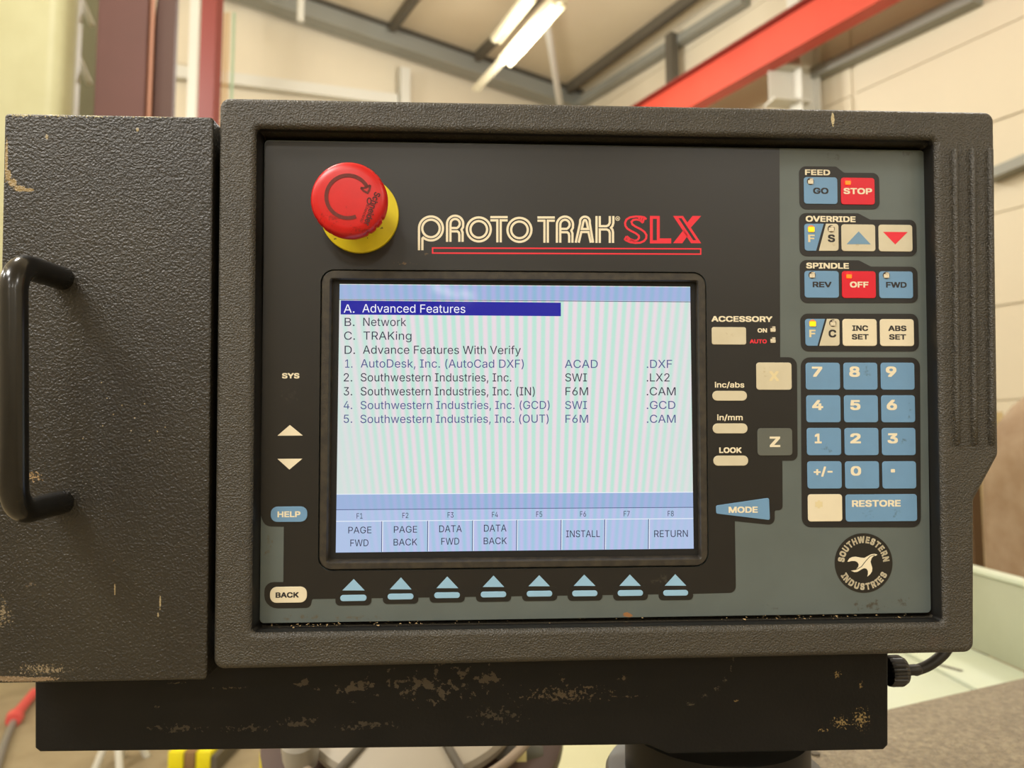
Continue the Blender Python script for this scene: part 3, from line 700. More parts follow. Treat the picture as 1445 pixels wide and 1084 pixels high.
# raised grip ribs
for i, x in enumerate((1348.5, 1373.5, 1398.5)):
    a_ = L(x - 1.5, 207, BZ); b_ = L(x + 1.5 - i * .5, 630, BZ); hw = .0018
    V, F = [], []; K = 10; J = 14
    for s in range(J + 1):
        f = s / J; y = a_[1] + (b_[1] - a_[1]) * f; xx = a_[0] + (b_[0] - a_[0]) * f
        ends = .25 if s in (0, J) else 1.0
        for k in range(K + 1):
            th = math.pi * k / K; V.append((xx + hw * math.cos(th) * (.5 if s in (0, J) else 1), y, BZ - .0004 + .0028 * math.sin(th) * (0.05 if s in (0, J) else 1)))
    # pull second and second-last rows close to the ends
    for k in range(K + 1):
        V[(K+1) + k] = (V[(K+1) + k][0], a_[1] - .0022, V[(K+1) + k][2]); V[(J-1)*(K+1) + k] = (V[(J-1)*(K+1) + k][0], b_[1] + .0018, V[(J-1)*(K+1) + k][2])
    for s in range(J):
        for k in range(K): F.append((s*(K+1)+k, s*(K+1)+k+1, (s+1)*(K+1)+k+1, (s+1)*(K+1)+k))
    bm = bmesh.new(); me0 = quadmesh(V, F); bm.from_mesh(me0); bpy.data.meshes.remove(me0)
    link('grip_rib', bm_mesh(bm, sm=60), M['bezel'], cp)

# face plate with the display opening
face = rrect(370, 198 + 7, 1309, 872, 7, 0)
face = ppoly([(373.5, 198), (1304, 212.5), (1313.5, 864.5), (366.5, 879.5)], 6, 0)
dis_out = ppoly([(452.5, 380), (996.5, 384), (1000, 800), (448.5, 806)], 19, 0, 8)
def offset_loop(lp, d):
    c = Vector((sum(p[0] for p in lp) / len(lp), sum(p[1] for p in lp) / len(lp))); n = len(lp); out = []
    for i in range(n):
        a_, p, b_ = Vector(lp[i-1]), Vector(lp[i]), Vector(lp[(i+1) % n])
        t_ = (b_ - a_).normalized(); nn = Vector((-t_.y, t_.x))
        if nn.dot(c - p) < 0: nn = -nn
        out.append(tuple(p + nn * d))
    return out
fp = link('face_plate', plate([face, dis_out], -.002, 0), M['face'], cp)
link('backing', plate([ppoly([(345, 175), (1335, 190), (1345, 890), (345, 905)], 3, 0)], -.0085, -.0075), M['black'], cp)
# charcoal printed area
Z1 = .00012
dark_px = [(374, 199), (1100, 209.5), (1101, 504.2), (1124.6, 504.2), (1125.6, 650.2), (1104, 650.4), (1104.4, 720), (1093.3, 720.5), (1093.3, 741.5), (1037, 735.6), (1038.5, 836.6),
    (972, 838.3), (440.5, 845.5), (438, 858), (373, 859), (373, 821.5), (399.8, 821.5), (400.5, 743.5), (373.5, 743), (367.5, 726), (367.5, 700)]
dr = [5, 0, 0, 12, 9, 0, 9, 2, 9, 0, 9, 0, 2, 13, 18, 16, 0, 0, 14, 6, 0]
link('printed_area', plate([ppoly(dark_px, dr, Z1), dis_out], .00002, Z1), M['dark'], cp, label='charcoal printed area')
# display bezel ring
Z2 = .0004
d0 = offset_loop(dis_out, .0006); din = rrect(467, 394.5, 985, 788.5, 3, 0, 8)
d1 = round_poly([L(452.5 + 2, 382), L(995, 386), L(998.5, 798), L(450.5, 804)], 18 * PX, 8)
inn0 = round_poly([L(466.5, 393.5), L(984.5, 396.5), L(989, 788.5), L(461, 794)], 3 * PX, 8)
inn1 = round_poly([L(470.5, 396, -.003), L(981.5, 398.5, -.003), L(985.5, 784, -.003), L(465.5, 789, -.003)], 2 * PX, 8)
link('display_bezel', bridge([(d1, -.006), (d1, .0004), (offset_loop(d1, .0005), .0009), (offset_loop(inn0, -.0004), .0009), (inn0, .0005), (inn1, -.0030), (inn1, -.006)]), M['dbezel'], cp)
# black glass surround
sg = round_poly([L(464, 392), L(986, 394), L(990, 790), L(460, 795)], .001, 3)
ZS = -.0028
# screen
m = bpy.data.materials.new('lit_screen'); m.use_nodes = True; nt = m.node_tree; N = nt.nodes; K = nt.links; b = N['Principled BSDF']
def screen_mat(name, base, amp=1.5, strength=.95):
    m = bpy.data.materials.new(name); m.use_nodes = True; nt = m.node_tree; N = nt.nodes; K = nt.links; b = N['Principled BSDF']
    b.inputs['Base Color'].default_value = (.004, .004, .005, 1); b.inputs['Roughness'].default_value = .05; b.inputs['Specular IOR Level'].default_value = .4
    tc = N.new('ShaderNodeTexCoord'); sp = N.new('ShaderNodeSeparateXYZ'); K.new(tc.outputs['Object'], sp.inputs[0])
    def mt_(op, a, c=None, cl=False):
        n = N.new('ShaderNodeMath'); n.operation = op; n.use_clamp = cl
        for i, v in enumerate((a, c)):
            if v is None: continue
            if isinstance(v, (int, float)): n.inputs[i].default_value = v
            else: K.new(v, n.inputs[i])
        return n.outputs[0]
    y_ = mt_('ADD', mt_('MULTIPLY', sp.outputs[1], 1.3), 1.0)                  # panel pixel beat fans out upwards
    xs = mt_('DIVIDE', mt_('ADD', sp.outputs[0], -.004), y_)
    ph = mt_('MULTIPLY', xs, 2 * math.pi / (11.9 * PX))
    sn = mt_('MULTIPLY', mt_('SINE', ph), .5); 
    fade = mt_('SUBTRACT', 1.0, mt_('MULTIPLY', mt_('POWER', mt_('DIVIDE', mt_('ABSOLUTE', xs), .108), 2.5), .8), True)
    ff = mt_('ADD', mt_('MULTIPLY', mt_('MULTIPLY', sn, fade), amp), .5, True)
    mx = N.new('ShaderNodeMix'); mx.data_type = 'RGBA'; K.new(ff, mx.inputs[0])
    p = tuple(min(255, c * k) for c, k in zip(base, (1.05, .965, 1.02))); g_ = tuple(c * k for c, k in zip(base, (.85, 1.01, .965)))
    mx.inputs[6].default_value = lin(p); mx.inputs[7].default_value = lin(g_)
    K.new(mx.outputs[2], b.inputs['Emission Color']); b.inputs['Emission Strength'].default_value = strength
    return m
MS_white = screen_mat('screen_white', (226, 230, 226)); MS_blue = screen_mat('screen_blue', (166, 184, 224), .8)
MS_bluel = screen_mat('screen_pale_blue', (186, 200, 234), .8)
def flat_emit(n, c, s=.9): return mat(n, (4, 4, 4), .15) if False else _fe(n, c, s)
def _fe(n, c, s):
    m = bpy.data.materials.new(n); m.use_nodes = True; b = m.node_tree.nodes['Principled BSDF']
    b.inputs['Base Color'].default_value = (.004, .004, .005, 1); b.inputs['Roughness'].default_value = .05
    b.inputs['Emission Color'].default_value = lin(c); b.inputs['Emission Strength'].default_value = s; return m
E_navy = _fe('screen_navy', (14, 22, 158), .95); E_w = _fe('screen_text_white', (240, 240, 250), 1)
E_dk = _fe('screen_text_dark', (40, 40, 70), .9); E_md = _fe('screen_text_slate', (72, 80, 142), .9); E_bk = _fe('screen_text_ink', (22, 22, 58), .9)
E_line = _fe('screen_line', (74, 84, 130), .9); E_hi = _fe('screen_highlight', (232, 240, 250), 1)
link('display_glass', plate([sg], ZS - .002, ZS - .0003), M['black'], cp, label='black border of the display glass')
def srect(x0, y0, x1, y1, z): xl, yb, xr, yt = rect_l(x0, y0, x1, y1, z); return [(xl, yt), (xr, yt), (xr, yb), (xl, yb)]
def sq(pts, z): return quadmesh([(*L(x, y, z), z) for x, y in pts], [tuple(range(len(pts)))[::-1]])
def se(xl_, yl_, xr_, yr_, z, x0=476, x1=976.5): pass
scr = link('display_screen', sq([(479.3, 400.8), (973.9, 404.6), (978.9, 774.4), (473.8, 780)], ZS), MS_white, cp, label='lit menu screen')
def yl(y0, x, side=0): return y0
# helper: screen coordinates s in 0..1 across, t in px at left and right edge
def band(tl, tr, bl, br, z, m, name, x0=0.0, x1=1.0):
    def pt(f, a_, c_):
        y = a_ + (c_ - a_) * f
        xl_ = 479.3 + (473.8 - 479.3) * (y - 400.8) / 379.2; xr_ = 973.9 + (978.9 - 973.9) * (y - 404.6) / 369.8
        return (xl_ + (xr_ - xl_) * f, y)
    return link(name, sq([pt(x0, tl, tr), pt(x1, tl, tr), pt(x1, bl, br), pt(x0, bl, br)], z), m, scr)
z1, z2, z3 = ZS + .00008, ZS + .00016, ZS + .00024
band(401.8, 405.6, 421.8, 425.2, z1, MS_blue, 'title_bar')
band(422.2, 425.6, 423.2, 426.6, z1, E_line, 'rule_line'); 
band(424.0, 429.0, 443.8, 447.8, z2, E_navy, 'highlight_bar', .004, .631)
band(698.2, 695.2, 780, 774.4, z1, MS_blue, 'softkey_area')
band(697.2, 694.2, 698.2, 695.2, z1, E_hi, 'rule_line')
band(719.0, 715.6, 719.9, 716.5, z2, E_line, 'rule_line')
band(720.0, 716.6, 779.8, 774.2, z2, MS_bluel, 'softkey_row')
band(735.4, 731.4, 736.4, 732.4, z3, E_hi, 'rule_line')
for x in (539.2, 604, 667.3, 729.6, 792.2, 853.9, 915.6):
    f = (x - 476) / 501.0
    yt_ = 736 - 4 * f; yb_ = 779.6 - 5.5 * f
    link('softkey_divider', sq([(x - .9, yt_), (x + .2, yt_), (x - .2, yb_), (x - 1.3, yb_)], z3), E_line, scr)
    link('softkey_divider', sq([(x + .3, yt_), (x + 1.4, yt_), (x + 1.0, yb_), (x - .1, yb_)], z3), E_hi, scr)
def stext(s, x0, x1, yt, yb, m, bold=.004): link('screen_text', text_mesh(s, x0, x1, yt, yb, ZS + .00034, bold), m, scr)
rows = [('A.', 485, 500.3, 'Advanced Features', 511.3, 656.6, 429.6, 441.4, E_w), ('B.', 486.3, 500.3, 'Network', 512.5, 573.3, 448.5, 460.2, E_dk),
        ('C.', 485.6, 501, 'TRAKing', 512.8, 580.7, 468, 479.6, E_dk), ('D.', 486.3, 501, 'Advance Features With Verify', 512.1, 735, 488, 499.6, E_bk),
        ('1.', 487, 497.3, 'AutoDesk, Inc. (AutoCad DXF)', 509, 739.1, 507.3, 519, E_md), ('2.', 485, 497, 'Southwestern Industries, Inc.', 509, 721.6, 526.8, 538.5, E_bk),
        ('3.', 485, 497, 'Southwestern Industries, Inc. (IN)', 509, 754.6, 546.3, 558.1, E_bk), ('4.', 485, 497, 'Southwestern Industries, Inc. (GCD)', 508.8, 775.6, 566, 577.4, E_md),
        ('5.', 485, 497, 'Southwestern Industries, Inc. (OUT)', 508.6, 774.1, 585.3, 596.9, E_md)]
for a_, x0, x1, s, x2, x3, y0, y1, mm in rows: stext(a_, x0, x1, y0, y1, mm); stext(s, x2, x3, y0, y1, mm)
for s, x0, x1, s2, x2, x3, y0, y1, mm in [('ACAD', 797, 843.5, '.DXF', 912.6, 948.5, 507.9, 519.4, E_md), ('SWI', 797.6, 828.2, '.LX2', 912.6, 944.9, 527, 538.5, E_bk),
        ('F6M', 798, 829.9, '.CAM', 912.6, 953.4, 546.5, 558, E_bk), ('SWI', 797.6, 828.2, '.GCD', 912.6, 953, 566, 577.3, E_md), ('F6M', 798, 829.9, '.CAM', 912.8, 953.4, 585.4, 596.8, E_md)]:
    stext(s, x0, x1, y0, y1, mm); stext(s2, x2, x3, y0, y1, mm)
for i, (x, y) in enumerate([(507.5, 728.2), (572, 727.5), (635.8, 726.8), (698.5, 726.3), (760.9, 725.8), (822.8, 725.4), (884.4, 725), (946.5, 724.8)]):
    stext('F%d' % (i + 1), x - 4.2, x + 4.2, y - 3.8, y + 3.8, E_dk)
for s, x0, x1, y0, y1 in [('PAGE', 491.5, 524.1, 743.4, 752.8), ('FWD', 494.4, 519.9, 761.4, 771), ('PAGE', 555.8, 588.6, 742.5, 751.9), ('BACK', 555.4, 588.8, 760.4, 769.8),
        ('DATA', 619.8, 651.7, 741.4, 751.2), ('FWD', 622.7, 648, 759.2, 768.8), ('DATA', 682.9, 714.7, 740.5, 750.4), ('BACK', 682.5, 715.3, 758.6, 768.1),
        ('INSTALL', 798.9, 846.6, 748.5, 758.2), ('RETURN', 923.2, 970.6, 748.3, 758)]:
    stext(s, x0, x1, y0, y1, E_bk if s != 'PAGE' else E_dk)

# ---------------- keys
ZK0, ZSUR, ZKT = .0001, .00025, .0007
def surround(x0, yt, x1, yb, tab=None, r=10):
    """tab = (tab_top_y, x where the tab ends, x where the slope meets the body)"""
    if tab: pts = [(x0, tab[0]), (tab[1], tab[0] + .5), (tab[2], yt), (x1, yt + .3), (x1 + 1, yb), (x0 + 1, yb)]; rr = [r, 6, 6, r, r, r]
    else: pts = [(x0, yt), (x1, yt + .3), (x1 + 1.5, yb), (x0 + 1.5, yb)]; rr = [r] * 4
    return link('key_surround', plate([ppoly(pts, rr, ZSUR)], ZK0, ZSUR), M['surround'], cp)
def key(x0, y0, x1, y1, m, txt=(), led=None, r=4.2, label=None, name='button'):
    o = link(name, plate([rrect(x0, y0, x1, y1, r, ZKT)], ZK0, ZKT, .00018, 2), M[m] if isinstance(m, str) else m, cp)
    if label: o['label'] = label
    for t_ in txt: lettering(*t_, par=o)
    if led: indicator(*led, par=o)
    return o
def lettering(s, x0, x1, yt, yb, m='t_cream', bold=.028, z=None, par=None):
    z = z if z is not None else ZKT + .00006
    return link('lettering', text_mesh(s, x0, x1, yt, yb, z, bold), M[m] if isinstance(m, str) else m, par or cp)
def indicator(x, y, m, sw=7.4, sh=4.6, par=None, z=ZKT):
    hx, hy = L(x, y, z)
    link('indicator_socket', lathe([(0, 0), (5.3 * PX, 0), (5.3 * PX, .00012), (4.4 * PX, .00018), (0, .00018)], 20, Matrix.Translation((hx, hy, z - .00005))), M['led_hole'] if m == 'led_off' else M[m + 'g'] if (m + 'g') in M else M['led_hole'], par or cp)
    link('indicator_light', plate([rrect(x - sw / 2, y - sh / 2 + .8, x + sw / 2, y + sh / 2 + 1.6, 1.0, z)], z, z + .0006, .0001, 1), M[m], par or cp)
    if m == 'led_off': link('indicator_light', plate([rrect(x - sw / 2 + 2.5, y - sh / 2 - 1.4, x + sw / 2 - .3, y - sh / 2 + .4, .6, z)], z, z + .0006), M['led_off'], par or cp)  # second small plate draws another highlight on an unlit LED
M['led_yg'] = mat('amber_glow_lens', (200, 120, 60), .3, emit=.25); M['led_og'] = mat('red_glow_lens', (255, 0, 10), .3, emit=.7)

surround(1127.5, 243.8, 1240.5, 295.3, (234.6, 1180, 1191))
lettering('FEED', 1136, 1171.4, 239.3, 247.2, z=ZSUR + .00006)
key(1134.7, 250, 1181.8, 287.8, 'blue', [('GO', 1147.4, 1169.1, 265, 273.6, 't_dark')], (1143.6, 256, 'led_off'))
key(1187, 250.8, 1234.4, 288.7, 'redkey', [('STOP', 1190.3, 1230.6, 265.5, 274)], (1196.2, 257, 'led_o'), label='red STOP button')
surround(1127.6, 310, 1293, 361.5, (300.6, 1211, 1228))
lettering('OVERRIDE', 1137, 1207.3, 305, 313.2, z=ZSUR + .00006)
def splitkey(x0, y0, x1, y1, bt, bb, ct, cb_):
    a_ = link('button', plate([ppoly([(x0, y0), (bt, y0), (bb, y1), (x0 + .8, y1)], [4.2, 0, 0, 4.2], ZKT)], ZK0, ZKT, .00012, 1), M['blue'], cp, label='blue and cream split button')
    link('button_half', plate([ppoly([(ct, y0), (x1, y0), (x1 + .3, y1), (cb_, y1)], [0, 4.2, 4.2, 0], ZKT)], ZK0, ZKT, .00012, 1), M['cream'], a_, label='cream half')
    return a_
k_ = splitkey(1135.1, 315.7, 1183.2, 354, 1162.5, 1151.8, 1165.9, 1155.9)
lettering('F', 1140.3, 1149.7, 331.2, 341.6, 't_dim', par=k_); lettering('S', 1168.2, 1178.3, 331, 341.6, 't_dark', par=k_)
indicator(1144.6, 322.8, 'led_y', 8.5, 6, k_); indicator(1172.9, 322.8, 'led_off', par=k_)
def tri(pts, m, par, z=None, name='arrow_print'):
    z = z if z is not None else ZKT + .00006
    return link(name, quadmesh([(*L(x, y, z), z) for x, y in pts], [(0, 1, 2)]), M[m], par)
k_ = key(1187.7, 316.7, 1235.3, 354.5, 'cream', label='cream button with blue up arrow'); tri([(1211.7, 326.5), (1194.7, 344.6), (1228.7, 344.8)], 't_blue', k_)
k_ = key(1240.2, 317.2, 1287.7, 355, 'cream', label='cream button with red down arrow'); tri([(1246.1, 327.2), (1263.3, 345.1), (1281, 327.5)], 't_red', k_)
surround(1128.5, 376.2, 1294.5, 427.6, (366.9, 1212, 1229))
lettering('SPINDLE', 1137.6, 1197.9, 371, 379.1, z=ZSUR + .00006)
key(1135.7, 382.3, 1183.8, 420.3, 'blue', [('REV', 1146.8, 1173.5, 397.6, 405.5, 't_dark')], (1145.9, 388.2, 'led_off'))
key(1188.4, 382.7, 1236, 420.7, 'redkey', [('OFF', 1199.4, 1225.5, 397.6, 405.8)], (1197.7, 389, 'led_o'), label='red OFF button')
key(1241, 383, 1288.4, 421, 'blue', [('FWD', 1250.4, 1279.4, 398, 406, 't_dark')], (1250.6, 388.6, 'led_off'))
surround(1129, 442.6, 1295.5, 496, None, 11)
k_ = splitkey(1136.2, 450, 1184.7, 488.1, 1164.4, 1153.7, 1167.3, 1156.5)
lettering('F', 1142, 1151, 465.4, 476, 't_dim', par=k_); lettering('C', 1169.2, 1180.1, 465.4, 476.2, 't_dark', par=k_)
indicator(1146.6, 456, 'led_y', 8.5, 6, k_); indicator(1175.1, 456, 'led_off', par=k_)
key(1189.3, 450.2, 1237.4, 488.3, 'white_key', [('INC', 1202.6, 1225, 459.3, 467, 't_dark'), ('SET', 1201.9, 1225.8, 471.6, 479.1, 't_dark')])
key(1242.1, 450.4, 1289.8, 488.5, 'white_key', [('ABS', 1253.4, 1279.1, 459.6, 467.2, 't_dark'), ('SET', 1254.6, 1278.6, 471.8, 479.3, 't_dark')])
surround(1130.2, 504.3, 1298, 744.2, None, 13)
def numkey(c, r_, s, x0, x1, y0, y1, m='blue', mt_='t_cream', wide=False, label=None):
    cx0 = [1137.3, 1190.6, 1243.2][c] + r_ * .75; cx1 = [1185.5, 1238.3, 1290.6][c] + r_ * .78
    if wide: cx1 = 1294.2
    ry = [(511.9, 550.1), (557.9, 596.2), (604, 642.6), (651.1, 689.7), (697.7, 736)][r_]
    o = key(cx0, ry[0], cx1, ry[1], m, label=label)
    lettering(s, x0, x1, y0, y1, mt_, par=o)
numkey(0, 0, '7', 1145.7, 1160.4, 517.5, 531.8); numkey(1, 0, '8', 1198.4, 1213.4, 517.3, 531.9); numkey(2, 0, '9', 1250, 1265, 517.3, 531.9)
numkey(0, 1, '4', 1146, 1161.5, 564.6, 578.7); numkey(1, 1, '5', 1199.7, 1214.2, 564.6, 578.7); numkey(2, 1, '6', 1251.2, 1265.8, 564.2, 578.7)
numkey(0, 2, '1', 1149.6, 1159.5, 612, 625.8); numkey(1, 2, '2', 1199.8, 1214.8, 611.7, 625.8); numkey(2, 2, '3', 1252.4, 1267, 611.5, 625.8)
numkey(0, 3, '+/-', 1148.2, 1174.9, 659, 671.2); numkey(1, 3, '0', 1200.5, 1215.2, 658, 671.3); numkey(2, 3, '.', 1256.8, 1263, 647.5, 666.8)
numkey(0, 4, '*', 1150, 1161.2, 706, 725, 'white_key', 't_dim', label='ivory star button'); numkey(1, 4, 'RESTORE', 1202.2, 1271.1, 705.8, 715.2, wide=True)
# accessory column
lettering('ACCESSORY', 1003.8, 1090.1, 446.3, 454.2, z=Z1 + .00006); lettering('ON', 1069, 1082.4, 463.4, 469.3, z=Z1 + .00006, m='t_cream'); lettering('AUTO', 1058, 1082, 479, 484.6, 't_red', z=Z1 + .00006)
key(1004.6, 461.7, 1053, 486.3, 'cream', r=3); indicator(1090.5, 464.6, 'led_off', 7, 4.5, z=Z1); indicator(1090.5, 480, 'led_off', 7, 4.5, z=Z1)
key(1067.5, 511.7, 1117.2, 550.2, 'cream', [('X', 1085.2, 1099.4, 523.7, 537.8, 't_dim')])
lettering('inc/abs', 1008.7, 1050.3, 539.2, 547, bold=.016, z=Z1 + .00006); key(1005.4, 551.7, 1054.2, 565.6, 'cream', r=6.8)
lettering('in/mm', 1012, 1048, 585.2, 593.2, bold=.016, z=Z1 + .00006); key(1005.9, 597.7, 1055, 611.8, 'cream', r=6.8)
lettering('LOOK', 1014.9, 1046.6, 631.5, 639.3, z=Z1 + .00006); key(1006.9, 643.1, 1055.9, 657.4, 'cream', r=6.8)
key(1069, 604.4, 1118.2, 643, 'greykey', [('Z', 1086.2, 1101, 616.2, 631)], r=5, label='grey Z button')
o = link('button', plate([ppoly([(1010.6, 713.6), (1085.3, 702.6), (1086.7, 734.2), (1010.8, 725)], 2.5, ZKT)], ZK0, ZKT, .00018, 2), M['blue'], cp, label='blue wedge-shaped MODE button')
lettering('MODE', 1028.2, 1069.3, 715.1, 723.8, par=o)
# left column
lettering('SYS', 397.9, 422.5, 526.6, 534.1, z=Z1 + .00006)
tri([(409.1, 599.8), (391.4, 615), (427.4, 614.8)], 't_cream', cp, Z1 + .00006, 'arrow_button'); tri([(391.4, 647.6), (408.4, 662.8), (426.7, 647.4)], 't_cream', cp, Z1 + .00006, 'arrow_button')
key(381.9, 715, 433.6, 736.7, 'blue', [('HELP', 391.6, 423.9, 721.7, 730)], r=9)
key(380.9, 828.3, 433, 850.8, 'white_key', [('BACK', 388.9, 421.7, 836, 843.6, 't_dark')], r=9)
# function keys under the screen
fk = [(499.2, 817.2, 483, 514.7, 833.4, 480, 517.2, 839.8, 848.5), (565.8, 814.9, 550, 580.8, 831.9, 546.9, 583.5, 838, 846.3), (631.2, 813.6, 615.8, 646.8, 830.2, 612.7, 649, 836.2, 844.4),
      (696.4, 812.3, 681.2, 711.5, 828.5, 678.3, 714.4, 835.1, 843.3), (760.9, 811.8, 745.7, 776, 827.5, 743.3, 779.4, 834.1, 842.2), (824.4, 811, 809.5, 840.4, 827, 807.6, 843.2, 833.6, 841.8),
      (888.8, 810.8, 874, 904.3, 826.9, 871.8, 907.5, 833.1, 841.3), (952.9, 810.4, 938, 968.5, 826.7, 936, 971.2, 833, 841)]
for ax, ay, b0, b1, by, r0, r1, ry0, ry1 in fk:
    link('key_surround', plate([rrect(r0 - 6.6, ry0 - 6, r1 + 6.8, ry1 + 6, 6, ZSUR)], ZK0, ZSUR), M['dark'], cp)
    o = key(r0, ry0, r1, ry1, 'blue2', r=4)
    tri([(ax, ay), (b0, by), (b1, by)], 'blue2', o, ZSUR + .0001)

# ---------------- logo lettering
Zt = Z1 + .00008; A1 = (580, 290, 6.568); A2 = (790, 290, 6.568)
P1 = []
P1.append(([(74, 415)] + arc(185, 213, 111, 180, -130, 40) + [(106, 305), (105, 415)], False)); P1.append((arc(185, 213, 81, 0, 353, 40), True))
def Rl(dx, dy):
    f = lambda l: [(x + dx, y + dy) for x, y in l]
    return [(f([(334, 337), (334, 180)] + arc(409, 170, 75, 175, 5, 20) + [(482, 200), (468, 225), (478, 250), (478, 337)]), False),
            (f([(365, 337), (365, 180)] + arc(409, 168, 43, 175, -60, 18) + [(425, 209), (375, 209)]), False),
            (f([(375, 240), (430, 240), (444, 252), (448, 275), (448, 337)]), False)]
P1 += Rl(0, 0)
for cx in (628, 1005):
    P1 += [(arc(cx, 222 if cx < 700 else 226, 111, 0, 353, 44), True), (arc(cx, 222 if cx < 700 else 226, 77, 0, 352, 40), True)]
for dx, dy in ((0, 0), (437, 3)):
    P1 += [([(735 + dx, 108 + dy), (896 + dx, 108 + dy)], False), ([(735 + dx, 138 + dy), (800 + dx, 138 + dy), (800 + dx, 342 + dy)], False), ([(896 + dx, 138 + dy), (831 + dx, 138 + dy), (831 + dx, 342 + dy)], False)]
P1 += Rl(1018, 8)
link('logo_lettering', strokes(P1, 21, Zt, *A1), M['t_cream'], cp)
P2 = [([(147, 345), (187, 165)] + arc(233, 150, 46, 165, 15, 12) + [(278, 165), (308, 345)], False),
      ([(203, 218), (219, 150), (225, 138), (233, 135), (241, 138), (247, 150), (263, 218)], True), ([(175, 345), (199, 246), (265, 246), (287, 345)], False),
      ([(340, 98), (340, 347)], False), ([(370, 98), (370, 192), (432, 192), (452, 182), (463, 160), (463, 98)], False), ([(370, 347), (370, 222), (434, 222), (455, 232), (463, 255), (463, 347)], False),
      ([(496, 98), (496, 162), (488, 190), (474, 207), (488, 224), (493, 250), (493, 347)], False)]
link('logo_lettering', strokes(P2, 21, Zt, *A2), M['t_cream'], cp)
link('registered_mark', strokes([(arc(536, 121, 19, 0, 345, 20), True)], 5, Zt, *A2), M['t_cream'], cp)
link('registered_mark', text_mesh('R', 790 + 528/6.568, 790 + 546/6.568, 290 + 112/6.568, 290 + 132/6.568, Zt, .02), M['t_cream'], cp)
# SLX
S1 = [(803, 128), (783, 110), (750, 104), (705, 102), (650, 110), (618, 130), (605, 160), (608, 190), (626, 215), (660, 236), (705, 258), (732, 280), (734, 300), (718, 322)]
S2 = [(770, 162), (745, 138), (710, 130), (680, 135), (664, 152), (672, 175), (700, 195), (750, 220), (785, 245), (803, 275), (800, 305), (780, 330), (745, 345), (700, 347), (650, 340), (612, 322), (600, 310)]
link('logo_lettering', strokes([(S1, False), (S2, False), ([(783, 116), (778, 130), (768, 160)], False), ([(760, 112), (752, 140)], False), ([(718, 322), (690, 326), (650, 312), (620, 285)], False), ([(620, 285), (600, 318)], False), ([(655, 318), (700, 338)], False), ([(735, 112), (735, 135)], False), ([(630, 300), (640, 330)], False)], 19, Zt, *A2), M['t_red'], cp)
def fpoly(polys, z, fx, fy, sc):
    V, F = [], []
    for p in polys:
        b0 = len(V); V += [(*L(fx + x / sc, fy + y / sc, z), z) for x, y in p]; F.append(tuple(range(b0, b0 + len(p))))
    return quadmesh(V, F)
link('logo_lettering', fpoly([[(835, 97), (926, 97), (926, 352), (835, 352)][::-1], [(926, 305), (1032, 305), (1032, 352), (926, 352)][::-1]], Zt, *A2), M['t_red'], cp)
link('logo_lettering', fpoly([[(1050, 97), (1142, 97), (1310, 350), (1216, 350)][::-1], [(1230, 97), (1310, 97), (1214, 205), (1182, 158)][::-1], [(1150, 222), (1186, 278), (1135, 350), (1050, 350)][::-1]], Zt, *A2), M['t_red'], cp)
link('logo_inline', fpoly([[(862, 124), (899, 124), (899, 322), (862, 322)][::-1], [(1100, 118), (1128, 118), (1264, 322), (1236, 322)][::-1]], Zt + .00005, *A2), M['dark'], cp)
def pxs(x, y): return (x, y)
link('logo_underline', strokes([([(200, 394), (1379 + 1306, 402), (1379 + 1306, 451), (200, 441)], True)], 13, Zt, *A1), M['t_red'], cp)

# ---------------- round maker's emblem
ez = .0002
cx, cy = L(1218.8, 794.6, ez); er = 42.4 * PX
em = link('round_emblem', lathe([(0, 0), (er, 0), (er, ez), (0, ez)], 96, Matrix.Translation((cx, cy, 0)), 10), mat('emblem_black', (30, 28, 24), .4), cp, label='black round maker emblem')
def arc_text(s, r, a0, a1, hpx, flip=False):
    V, F = [], []
    wts = {'I': .5, 'W': 1.35, 'S': .95, 'E': .9, 'T': .95}
    ws = [wts.get(c, 1.0) for c in s]; tot = sum(ws) - ws[0] / 2 - ws[-1] / 2; acc = -ws[0] / 2
    for c, w_ in zip(s, ws):
        acc += w_ / 2; mid = acc; acc += w_ / 2
        th = math.radians(a0 + (a1 - a0) * (mid / tot if tot else 0))
        me = raw_text(c, .045); xs = [v.co.x for v in me.vertices]; ys = [v.co.y for v in me.vertices]
        k_ = hpx * PX / CAPH; mxx = (min(xs) + max(xs)) / 2
        rot = th - math.pi / 2 if not flip else th + math.pi / 2
        for v in me.vertices:
            x = (v.co.x - mxx) * k_ * .86; y = (v.co.y - CAPH / 2) * k_ 
            px_ = math.cos(th) * r * PX + x * math.cos(rot) - y * math.sin(rot); py_ = math.sin(th) * r * PX + x * math.sin(rot) + y * math.cos(rot)
            V.append((cx + px_, cy + py_, ez + .00006))
        b0 = len(V) - len(me.vertices)
        F += [tuple(b0 + i for i in p.vertices) for p in me.polygons]; bpy.data.meshes.remove(me)
    return quadmesh(V, F)
link('lettering', arc_text('SOUTHWESTERN', 33.2, 171, 9, 8.2), M['t_cream'], em)
link('lettering', arc_text('INDUSTRIES', 33.6, 211, 329, 8.2, True), M['t_cream'], em)
bird = [(302, 520), (330, 475), (370, 455), (420, 450), (480, 462), (540, 468), (590, 440), (630, 418), (680, 410), (720, 420), (700, 437), (670, 440), (640, 470), (625, 520), (635, 560), (650, 610), (645, 655), (620, 695), (580, 728), (590, 690), (588, 650), (570, 620), (540, 610), (510, 620), (470, 645), (440, 662), (400, 665), (350, 645), (390, 640), (430, 620), (455, 590), (460, 555), (440, 525), (405, 510), (360, 510), (325, 520)]
bl = [L(1165 + x / 9.855, 740 + y / 9.855, ez) for x, y in bird]
link('bird_print', plate([bl], ez, ez + .00006), M['t_cream'], em)
